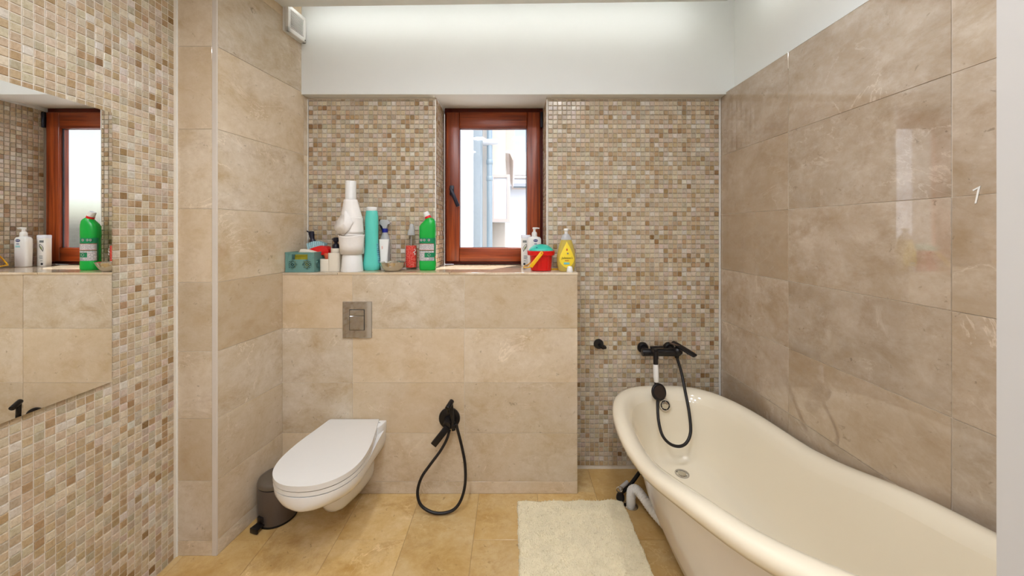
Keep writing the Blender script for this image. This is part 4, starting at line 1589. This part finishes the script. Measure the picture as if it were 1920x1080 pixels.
# ---- white cream tube standing on its cap
p = ledge(720, 2.055)
ct = thing('cream_tube', 'white cosmetic tube standing on its cap behind the metal bowl', 'tube', p)
b = nbm()
loft(b, [(0, 0, 0, .016, .013, 2), (.002, 0, 0, .017, .014, 2), (.022, 0, 0, .017, .014, 2), (.024, 0, 0, .016, .013, 2)], 28)
obj('tube_cap', b, M_WHITEPL, ct, 40)
b = nbm()
loft(b, [(.024, 0, 0, .0195, .0155, 2.2), (.06, 0, 0, .0205, .013, 2.4), (.11, 0, 0, .0232, .008, 3), (.155, 0, 0, .0262, .003, 4), (.172, 0, 0, .0268, .0012, 5)], 32)
obj('tube_body', b, M_WHITEPL, ct, 60)
bxo('tube_print', -.013, .004, -.0158, -.0150, .045, .047, M_INKGREY, ct)
bxo('tube_print', -.010, -.005, -.0094, -.0074, .118, .134, plain('rose_ink', srgb(222, 176, 160), .5), ct)

# ---- steel bowl
p = ledge(736.5, 2.008)
bw = thing('metal_bowl', 'small stainless steel bowl on the ledge in front of the white tube', 'bowl', p)
b = nbm()
lathe(b, [(.034, 0), (.038, .001), (.052, .016), (.062, .034), (.0665, .046), (.0685, .049), (.068, .0505), (.0655, .0495), (.060, .035), (.050, .018), (.036, .0045), (.001, .0035)], 48, cap1=False)
obj('bowl_shell', b, M_STEEL, bw, 60)
b = nbm()
tube(b, [Vector((.068 * math.cos(2 * PI * k / 48), .068 * math.sin(2 * PI * k / 48), .0495)) for k in range(49)], .0013, 8)
obj('rolled_rim', b, M_STEEL, bw, 60)

# ---- red label bottle
p = ledge(771, 2.10)
rb = thing('spray_bottle', 'small clear spray bottle with red label left of the green bottle', 'bottle', p)
b = nbm()
bst = [(0, 0, 0, .026, .017, 2.6), (.003, 0, 0, .0295, .020, 2.6), (.135, 0, 0, .0295, .020, 2.6), (.160, 0, 0, .026, .019, 2.4), (.182, 0, 0, .016, .014, 2), (.196, 0, 0, .011, .011, 2)]
loft(b, bst, 28)
obj('bottle_body', b, M_CLEAR, rb, 50)
b = nbm()
cyl(b, (0, 0, .02), (0, 0, .215), .0025, .0025, 8)
obj('dip_tube', b, M_CLEARW, rb, 60)
b = nbm()
shell(b, [(.012, 0, 0, .0295, .020, 2.6), (.135, 0, 0, .0295, .020, 2.6)], PI * 1.0, PI * 2.0, .0006, 22)
shell(b, [(.012, 0, 0, .0295, .020, 2.6), (.135, 0, 0, .0295, .020, 2.6)], 0, PI, .0006, 22)
obj('label', b, M_REDLABEL, rb, 60)
b = nbm()
loft(b, [(.194, 0, 0, .020, .016, 2), (.200, 0, 0, .0215, .017, 2), (.212, 0, 0, .0200, .016, 2), (.236, .003, 0, .0145, .014, 2), (.252, .003, 0, .0125, .012, 2), (.259, .002, 0, .008, .008, 2)], 24)
obj('clear_cap', b, M_CLEARW, rb, 50)
b = nbm()
tube(b, spline([(.022, -.020, .118), (.030, -.016, .106), (.020, -.021, .098), (.028, -.018, .088), (.022, -.0206, .082)], 6), .0018, 8)
obj('label_flourish', b, M_WHITEPL, rb, 60)

# ---- green bottle
p = ledge(802, 2.06)
gb = thing('cleaner_bottle', 'green cleaning fluid bottle with white and red cap left of the window', 'bottle', p)
gb.scale = (1.03, 1.0, 1.03)
st = [(0, 0, 0, .040, .024, 3), (.004, 0, 0, .0435, .027, 3), (.012, 0, 0, .0445, .028, 3), (.046, 0, 0, .0445, .028, 3), (.050, 0, 0, .0430, .0265, 3), (.175, 0, 0, .0430, .0265, 3), (.180, 0, 0, .0440, .0275, 3), (.236, 0, 0, .0440, .0275, 3), (.250, .004, 0, .0395, .026, 2.8), (.264, .010, 0, .032, .024, 2.5), (.274, .012, 0, .025, .021, 2.2), (.284, .006, 0, .016, .016, 2)]
b = nbm()
loft(b, st, 40)
obj('bottle_body', b, M_GREEN, gb, 40)
b = nbm()
shell(b, [(.0505, 0, 0, .0430, .0265, 3), (.1745, 0, 0, .0430, .0265, 3)], PI * 1.0, PI * 2.02, .0006, 28)
glb = obj('label', b, M_DKGREEN, gb, 60)
for z0_, z1_, a1, mt in ((.110, .142, 1.80, M_LABEL), (.053, .103, 1.46, M_LABEL), (.096, .105, 1.80, M_LABEL), (.053, .070, 1.80, M_LABEL)):
    b = nbm()
    shell(b, [(z0_, 0, 0, .0430, .0265, 3), (z1_, 0, 0, .0430, .0265, 3)], PI * 1.06, PI * a1, .0011 if a1 > 1.5 else .0012, 20)
    obj('label_text', b, mt, gb, 60)
for z in (.108, .142):
    b = nbm()
    shell(b, [(z, 0, 0, .0430, .0265, 3), (z + .0022, 0, 0, .0430, .0265, 3)], PI * 1.06, PI * 1.80, .0014, 20)
    obj('label_rule', b, M_LABELRED, gb, 60)
for k in range(6):
    b = nbm()
    bxx = .013 + k * .0026
    shell(b, [(.055, 0, 0, .0430, .0265, 3), (.068, 0, 0, .0430, .0265, 3)], PI * (1.56 + k * .033), PI * (1.573 + k * .033), .0016, 2)
    obj('barcode_bar', b, M_INKGREY, gb, 60)
for k, x in enumerate((-.029, -.012, .012)):
    b = nbm()
    lathe(b, [(.006, 0), (.006, .0009)], 16, disc_at(Vector((x, -.0273 + abs(x) * .008, .163)), (0, -1, 0)))
    ic = obj('hazard_icon', b, M_LABEL, gb)
    b = nbm()
    lathe(b, [(.0028, .0009), (.0028, .0014)], 10, disc_at(Vector((x, -.0273 + abs(x) * .008, .163)), (0, -1, 0)))
    obj('icon_mark', b, M_INK, ic)
b = nbm()
tube(b, [Vector((.013 + .0072 * math.cos(a), -.0275, .084 + .0072 * math.sin(a))) for a in [2 * PI * k / 18 for k in range(19)]], .0009, 6)
obj('ring_mark', b, M_LABEL, gb, 60)
bxo('tag_mark', .0405, .0445, -.012, -.004, .062, .076, M_ORANGE, gb)
nk = Vector((.004, 0, .280))
ax = Vector((-.42, 0, .9))
b = nbm()
lathe(b, [(.0165, 0), (.0175, .002), (.0172, .016), (.015, .019)], 28, disc_at(nk - ax * .004, ax))
obj('red_collar', b, M_RED, gb, 40)
b = nbm()
lathe(b, [(.0155, .014), (.0165, .016), (.0150, .038), (.0135, .042), (.006, .043)], 28, disc_at(nk - ax * .004, ax))
obj('white_cap', b, M_WHITEPL, gb, 40)

# ---- carton behind the lotion bottle
p = ledge(986, 2.295)
cb = thing('powder_tin', 'tall white talc container with a green leaf print on the window sill', 'container', p)
b = nbm()
loft(b, [(0, 0, 0, .028, .018, 4), (.002, 0, 0, .030, .020, 4), (.172, 0, 0, .030, .020, 4)], 32)
obj('container_body', b, M_WHITEPL, cb, 50)
b = nbm()
loft(b, [(.1722, 0, 0, .0305, .0205, 4), (.190, 0, 0, .0305, .0205, 4), (.193, 0, 0, .028, .018, 4)], 32)
obj('container_cap', b, plain('pale_lilac_plastic', srgb(224, 224, 230), .35), cb, 50)
bxo('brand_block', -.020, .004, -.0212, -.0196, .146, .160, M_INKGREY, cb)
b = nbm()
tube(b, spline([(-.016, -.0205, .092), (-.018, -.0205, .112), (-.008, -.0205, .128), (.002, -.0205, .136), (.004, -.0205, .122), (-.004, -.0205, .108), (-.016, -.0205, .092)], 6), .0012, 6)
obj('leaf_print', b, M_INK, cb, 60)
b = nbm()
prism(b, [(-.013, .100), (-.002, .112), (.002, .128), (-.010, .116)], .0201, .0208, Matrix(((1, 0, 0, 0), (0, 0, -1, 0), (0, 1, 0, 0), (0, 0, 0, 1))))
obj('leaf_print', b, M_INKOLIVE, cb)
for z, L in ((.062, .020), (.054, .022), (.046, .018), (.032, .012)):
    bxo('text_line', -.014, -.014 + L, -.0209, -.0199, z, z + .003, M_INKGREY, cb)
b = nbm()
lathe(b, [(.007, 0), (.007, .0009)], 18, disc_at(Vector((-.010, -.0199, .014)), (0, -1, 0)))
obj('round_mark', b, M_INK, cb)

# ---- lotion pump bottle
p = ledge(1002, 2.235)
lb = thing('lotion_bottle', 'white lotion pump bottle with a blue oval logo behind the toy bucket', 'bottle', p)
b = nbm()
loft(b, [(0, 0, 0, .036, .018, 3), (.004, 0, 0, .040, .021, 3), (.14, 0, 0, .042, .0225, 3), (.170, 0, 0, .0405, .022, 3), (.180, 0, 0, .034, .020, 2.6), (.184, 0, 0, .018, .016, 2), (.188, 0, 0, .0150, .0150, 2)], 36)
obj('bottle_body', b, M_WHITEPL, lb, 40)
b = nbm()
lathe(b, [(.0155, .186), (.0165, .188), (.0155, .206), (.012, .212), (.0075, .214), (.0075, .230)], 28)
obj('pump_collar', b, M_WHITEPL, lb, 40)
b = nbm()
loft(b, [(.229, .004, 0, .0115, .0085, 2.4), (.231, .004, 0, .0150, .010, 2.4), (.238, .005, 0, .0160, .0105, 2.4), (.240, .005, 0, .013, .008, 2.4)], 24)
cyl(b, (.010, -.002, .2355), (.030, -.004, .2335), .0046, .0038, 12)
obj('pump_head', b, M_WHITEPL, lb, 40)
b = nbm()
prism(b, [(.014 * math.cos(a) , .0085 * math.sin(a)) for a in [2 * PI * k / 24 for k in range(24)]], 0, .0008)
MO = Matrix(((1, 0, 0, .006), (0, 0, -1, -.0222), (0, 1, 0, .160), (0, 0, 0, 1)))
for v in b.verts: v.co = MO @ v.co
lg = obj('logo_oval', b, M_INKBLUE, lb)
text('logo_lettering', 'chicco', .0092, M_WHITEPL, lb, (.006, -.0232, .1605))
bxo('text_line', -.002, .014, -.0232, -.0222, .138, .142, M_INKBLUE, lb)
bxo('text_line', -.006, .018, -.0232, -.0222, .130, .133, M_INKCYAN, lb)
bxo('label_band', -.008, .020, -.0228, -.0222, .120, .126, M_INKCYAN, lb)

# ---- toy bucket
p = Vector((.161, 2.048, TOP))
bk = thing('toy_bucket', 'red toy bucket with turquoise lid and yellow handle on the sill', 'toy', p)
b = nbm()
loft(b, [(0, 0, 0, .050, .050, 3.2), (.003, 0, 0, .0555, .0555, 3.2), (.085, 0, 0, .0615, .0615, 3.2), (.087, 0, 0, .063, .063, 3.2)], 44)
obj('bucket_body', b, M_RED, bk, 40)
b = nbm()
loft(b, [(.084, 0, 0, .064, .064, 3), (.086, 0, 0, .074, .072, 3), (.108, 0, 0, .076, .074, 3), (.110, 0, 0, .074, .072, 3)], 44)
obj('bucket_rim', b, M_RED, bk, 40)
b = nbm()
loft(b, [(.108, 0, 0, .068, .066, 2.8), (.111, 0, 0, .069, .067, 2.8), (.124, 0, 0, .060, .058, 2.6), (.136, 0, 0, .044, .042, 2.3), (.143, 0, 0, .024, .022, 2), (.145, 0, 0, .004, .004, 2)], 44)
ld = obj('lid', b, M_TEALLID, bk, 60)
for x, y, r_ in ((-.006, -.034, .008), (.010, -.032, .007), (-.026, -.044, .005), (.030, -.040, .005)):
    b = nbm()
    lathe(b, [(r_, 0), (r_ * .9, .0025)], 14, disc_at(Vector((x, y - .004, .1325 - .10 * (abs(x) > .02) * .06)), (x * 4, -.45, 1)))
    obj('sorter_hole', b, plain('sorter_shadow', srgb(28, 46, 110), 0.5), ld)
b = nbm()
q0, q1 = Vector((-.003, -.079, .100)), Vector((-.062, -.090, .028))
dirv = (q1 - q0)
Ml = disc_at(q0, dirv)
side = Vector((0, -1, 0))
Lh = dirv.length
pts_ = [(math.cos(a) * .0095, math.sin(a) * .0095) for a in [PI * k / 10 for k in range(11)]]
outl = [(x, -z) for x, z in pts_] + [(-.0095, Lh * .6), (-.0105, Lh), (.0105, Lh), (.0095, Lh * .6)]
prism(b, outl, -.002, .002, bev=.0008)
ex = dirv.normalized()
ey = ex.cross(side).normalized()
ez = ey.cross(ex) * -1
Mq = Matrix(((ey.x, ex.x, side.x, q0.x), (ey.y, ex.y, side.y, q0.y), (ey.z, ex.z, side.z, q0.z), (0, 0, 0, 1)))
for v in b.verts: v.co = Mq @ v.co
hdl = obj('handle', b, M_YELLOW, bk, 40)
b = nbm()
tube(b, spline([q1 + Vector((0, 0, 0)), Vector((-.086, -.060, .020)), Vector((-.096, 0, .016)), Vector((-.086, .060, .020)), Vector((-.062, .086, .028)), Vector((-.003, .079, .100))], 8), .0035, 10)
obj('handle_bow', b, M_YELLOW, bk, 60)
b = nbm()
cyl(b, (-.003, -.072, .100), (-.003, -.084, .100), .004, .004, 14, .001)
obj('handle_pin', b, M_ORANGE, bk, 40)
for sx in (-.03, .0, .032):
    bxo('bucket_rib', sx - .002, sx + .002, -.0625, -.058, .01, .074, M_RED, bk, .0008)

ys_ = thing('toy_shovel', 'small flat yellow toy piece between the bucket and the bath gel', 'toy', ledge(1041, 2.085))
b = nbm()
prism(b, rrect(.030, .011, .008), 0, .006, bev=.0015)
obj('shovel_blade', b, M_YELLOW, ys_, 40)
b = nbm()
cyl(b, (-.026, .004, .005), (-.05, .03, .005), .0045, .004, 12)
obj('shovel_grip', b, M_YELLOW, ys_, 40)

# ---- bath gel bottle
p = ledge(1061.5, 2.0)
jb = thing('bath_gel_bottle', 'clear bottle of yellow bath gel with teardrop label at the ledge end', 'bottle', p)
st = [(0, 0, 0, .036, .022, 2.6), (.004, 0, 0, .041, .026, 2.6), (.04, 0, 0, .0495, .030, 2.5), (.075, 0, 0, .0505, .031, 2.4), (.11, 0, 0, .046, .029, 2.3), (.14, 0, 0, .0385, .026, 2.2), (.170, 0, 0, .0290, .021, 2.1)]
b = nbm()
loft(b, st, 40)
obj('bottle_body', b, M_AMBER, jb, 60)
b = nbm()
loft(b, [(.1702, 0, 0, .0292, .0212, 2.1), (.180, 0, 0, .0268, .020, 2.1), (.196, 0, 0, .019, .017, 2), (.203, 0, 0, .0125, .0125, 2)], 32)
obj('bottle_shoulder', b, M_CLEARW, jb, 60)
b = nbm()
lathe(b, [(.009, .203), (.009, .216), (.013, .219), (.0145, .222), (.0140, .229), (.010, .232)], 24)
obj('cap', b, M_WHITEPL, jb, 40)
# teardrop label follows the bottle front
b = nbm()
def front_y(x, z):
    zz = [s[0] for s in st]
    for s0, s1 in zip(st, st[1:]):
        if z <= s1[0]:
            t = (z - s0[0]) / (s1[0] - s0[0])
            rx, ry, n = (s0[i] + (s1[i] - s0[i]) * t for i in (3, 4, 5))
            return -ry * max(0, 1 - min(1, abs(x) / rx) ** n) ** (1 / n)
    return -.02
rows = []
for k in range(17):
    t = k / 16
    z = .020 + .140 * t
    hwid = .040 * math.sin(PI * min(1, .5 * t / .34)) ** .6 if t < .34 else .040 * (1 - ((t - .34) / .66) ** 1.35)
    hwid = max(hwid, .0015)
    rows.append([b.verts.new((x, front_y(x, z) - .0008, z)) for x in [hwid * (j / 6 - 1) for j in range(13)]])
bridge(b, rows, closed=False)
obj('label', b, M_YLABEL, jb, 180)
text('brand_lettering', "Johnson's", .0155, M_INK, jb, (.000, -.0330, .074), shear=.25)
bxo('text_line', -.012, .010, -.0328, -.0312, .0585, .0615, M_INKRED, jb)
bxo('label_band', -.017, .013, -.0325, -.0312, .040, .050, M_INKCYAN, jb)
b = nbm()
loft(b, [(0, 0, 0, .0012, .0012, 2), (.004, 0, 0, .0042, .001, 2), (.009, 0, 0, .003, .001, 2), (.014, 0, 0, .0006, .0006, 2)], 12, M=Matrix.Translation((0, -.0300, .112)))
obj('red_drop', b, M_INKRED, jb, 60)
b = nbm()
lathe(b, [(.0048, 0), (.0048, .0008)], 16, disc_at(Vector((.004, -.0312, .098)), (0, -1, 0)))
obj('round_seal', b, M_INKGREY, jb)

p = ledge(1068.3, 1.957)
sc_ = thing('dosing_cap', 'small white loose cap in front of the bath gel bottle', 'cap', p)
b = nbm()
lathe(b, [(.0165, 0), (.0172, .002), (.0135, .024), (.010, .030), (.005, .0315)], 28)
obj('cap_shell', b, M_WHITEPL, sc_, 50)

# ============================================================ outside the window
gnd = bxo('ground_outside', -30, 40, 2.75, 60, -3.2, -3.0, M_GROUND)
tag(gnd, 'pale paving of the yard outside the window', 'ground', kind='structure')
nw = thing('neighbour_wall', 'white rendered neighbouring wall close outside the window on the left', 'wall', (-.5, 2.7, -3.0), kind='structure')
bxo('render_face', -1.6, 0.0, 0, 2.1, 0, 9, M_FACADE, nw)
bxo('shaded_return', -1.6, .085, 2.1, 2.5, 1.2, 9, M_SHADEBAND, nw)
bxo('render_face', -1.6, .145, 2.5, 3.2, 0, 9, M_FACADE2, nw)
bxo('parapet', -1.6, .20, 2.1, 3.0, 3.9, 4.08, M_FACADE, nw)
dp = thing('downpipe', 'blue grey round rainwater downpipe fixed to the neighbouring wall', 'pipe', (at(918, 0, 5.05).x, 5.05, -3.0))
b = nbm()
cyl(b, (0, 0, 0), (0, 0, 9), .038, .038, 20)
obj('pipe_run', b, M_PIPE, dp, 40)
for py in (304, 335):
    z = at(0, py, 5.05).z + 3
    b = nbm()
    cyl(b, (0, 0, z - .03), (0, 0, z + .03), .045, .045, 20, .004)
    obj('pipe_collar', b, M_PIPE, dp, 40)
b = nbm()
z = at(0, 268, 5.05).z + 3
cyl(b, (-.09, -.02, z), (.12, -.02, z + .01), .05, .035, 18, .006)
obj('pipe_bracket', b, M_FACADE, dp, 40)
hb = thing('cream_house', 'cream rendered house wall with a boarded eave outside the window', 'building', (0, 6.0, -3.0))
bxo('house_wall', -1.8, at(947, 0, 6).x, 0, 4.2, 0, 6.2, M_FACADE2, hb)
e = at(945, 300, 6)
b = nbm()
prism(b, [(-1.9, 5.75), (-.05, 5.75), (.02, 5.6), (.06, 5.75), (.0, 7.2), (-1.9, 7.2)], .4, 4.6, Matrix(((1, 0, 0, 0), (0, 0, 1, 0), (0, 1, 0, 0), (0, 0, 0, 1))))
obj('eave', b, M_EAVE, hb)
acp0, acp1 = at(920, 416, 5.5), at(956, 327, 5.5)
ac = thing('wall_cabinet', 'white outdoor cabinet with grey frame beside the downpipe', 'cabinet', ((acp0.x + acp1.x) / 2, 5.5, acp0.z))
wA, hA = acp1.x - acp0.x, acp1.z - acp0.z
bxo('cabinet_body', -wA / 2, wA / 2, .02, .48, 0, hA, M_FACADE, ac)
for (x0, x1, z0, z1) in ((-wA / 2, wA / 2, 0, .045), (-wA / 2, wA / 2, hA - .045, hA), (-wA / 2, -wA / 2 + .045, .045, hA - .045), (wA / 2 - .045, wA / 2, .045, hA - .045)):
    bxo('cabinet_frame', x0, x1, 0, .02, z0, z1, plain('warm_grey_frame', srgb(196, 186, 182), .6), ac)
fb = thing('far_house', 'bright white house with a small window far outside', 'building', (0, 13.0, -3.0))
bxo('house_wall', -2.2, 3.4, 0, 4, 0, 6.0, M_FACADE, fb)
for x0, x1 in ((.05, .5), (.62, 1.4)):
    z0, z1 = at(0, 352, 13).z + 3, at(0, 337, 13).z + 3
    wv = bxo('window_frame', x0 - .06, x1 + .06, -.05, .0, z0 - .06, z1 + .06, M_EAVE, fb)
    bxo('window_pane', x0, x1, -.06, -.05, z0, z1, M_FARGLASS, wv)
bxo('cornice', -2.3, 3.5, -.25, 0, at(0, 330, 13).z + 3, at(0, 322, 13).z + 3, M_FACADE2, fb)
b = nbm()
prism(b, [(-.35, 5.9), (3.0, 7.6), (3.0, 7.8), (-.45, 6.0)], -2.4, 3.6, Matrix(((0, 0, 1, 0), (1, 0, 0, 0), (0, 1, 0, 0), (0, 0, 0, 1))))
obj('roof', b, M_ROOF, fb)
lr = thing('shed_roof', 'low pale sloping shed roof below the far house', 'roof', (0, 8.5, -3.0))
b = nbm()
prism(b, [(0, 3.55), (3.2, 4.15), (3.2, 0), (0, 0)], -.35, 2.8, Matrix(((0, 0, 1, 0), (1, 0, 0, 0), (0, 1, 0, 0), (0, 0, 0, 1))))
obj('roof_slab', b, M_ROOF, lr)

# daylight enters only through the window: guide the sky sampling there
pl = bpy.data.objects.new('window_portal', bpy.data.lights.new('window_portal', 'AREA'))
C.objects.link(pl)
pl.data.shape = 'RECTANGLE'
pl.data.size = gx1 - gx0 + .02
pl.data.size_y = gz1 - gz0 + .02
pl.location = ((gx0 + gx1) / 2, YW + .09, (gz0 + gz1) / 2)
pl.rotation_euler = (-PI / 2, 0, 0)
pl.data.cycles.is_portal = True
S.cycles.sample_clamp_indirect = 6.0
S.cycles.max_bounces = 8
S.cycles.adaptive_threshold = 0.02
S.cycles.diffuse_bounces = 4
S.cycles.glossy_bounces = 4
S.cycles.transmission_bounces = 6
S.cycles.caustics_refractive = False
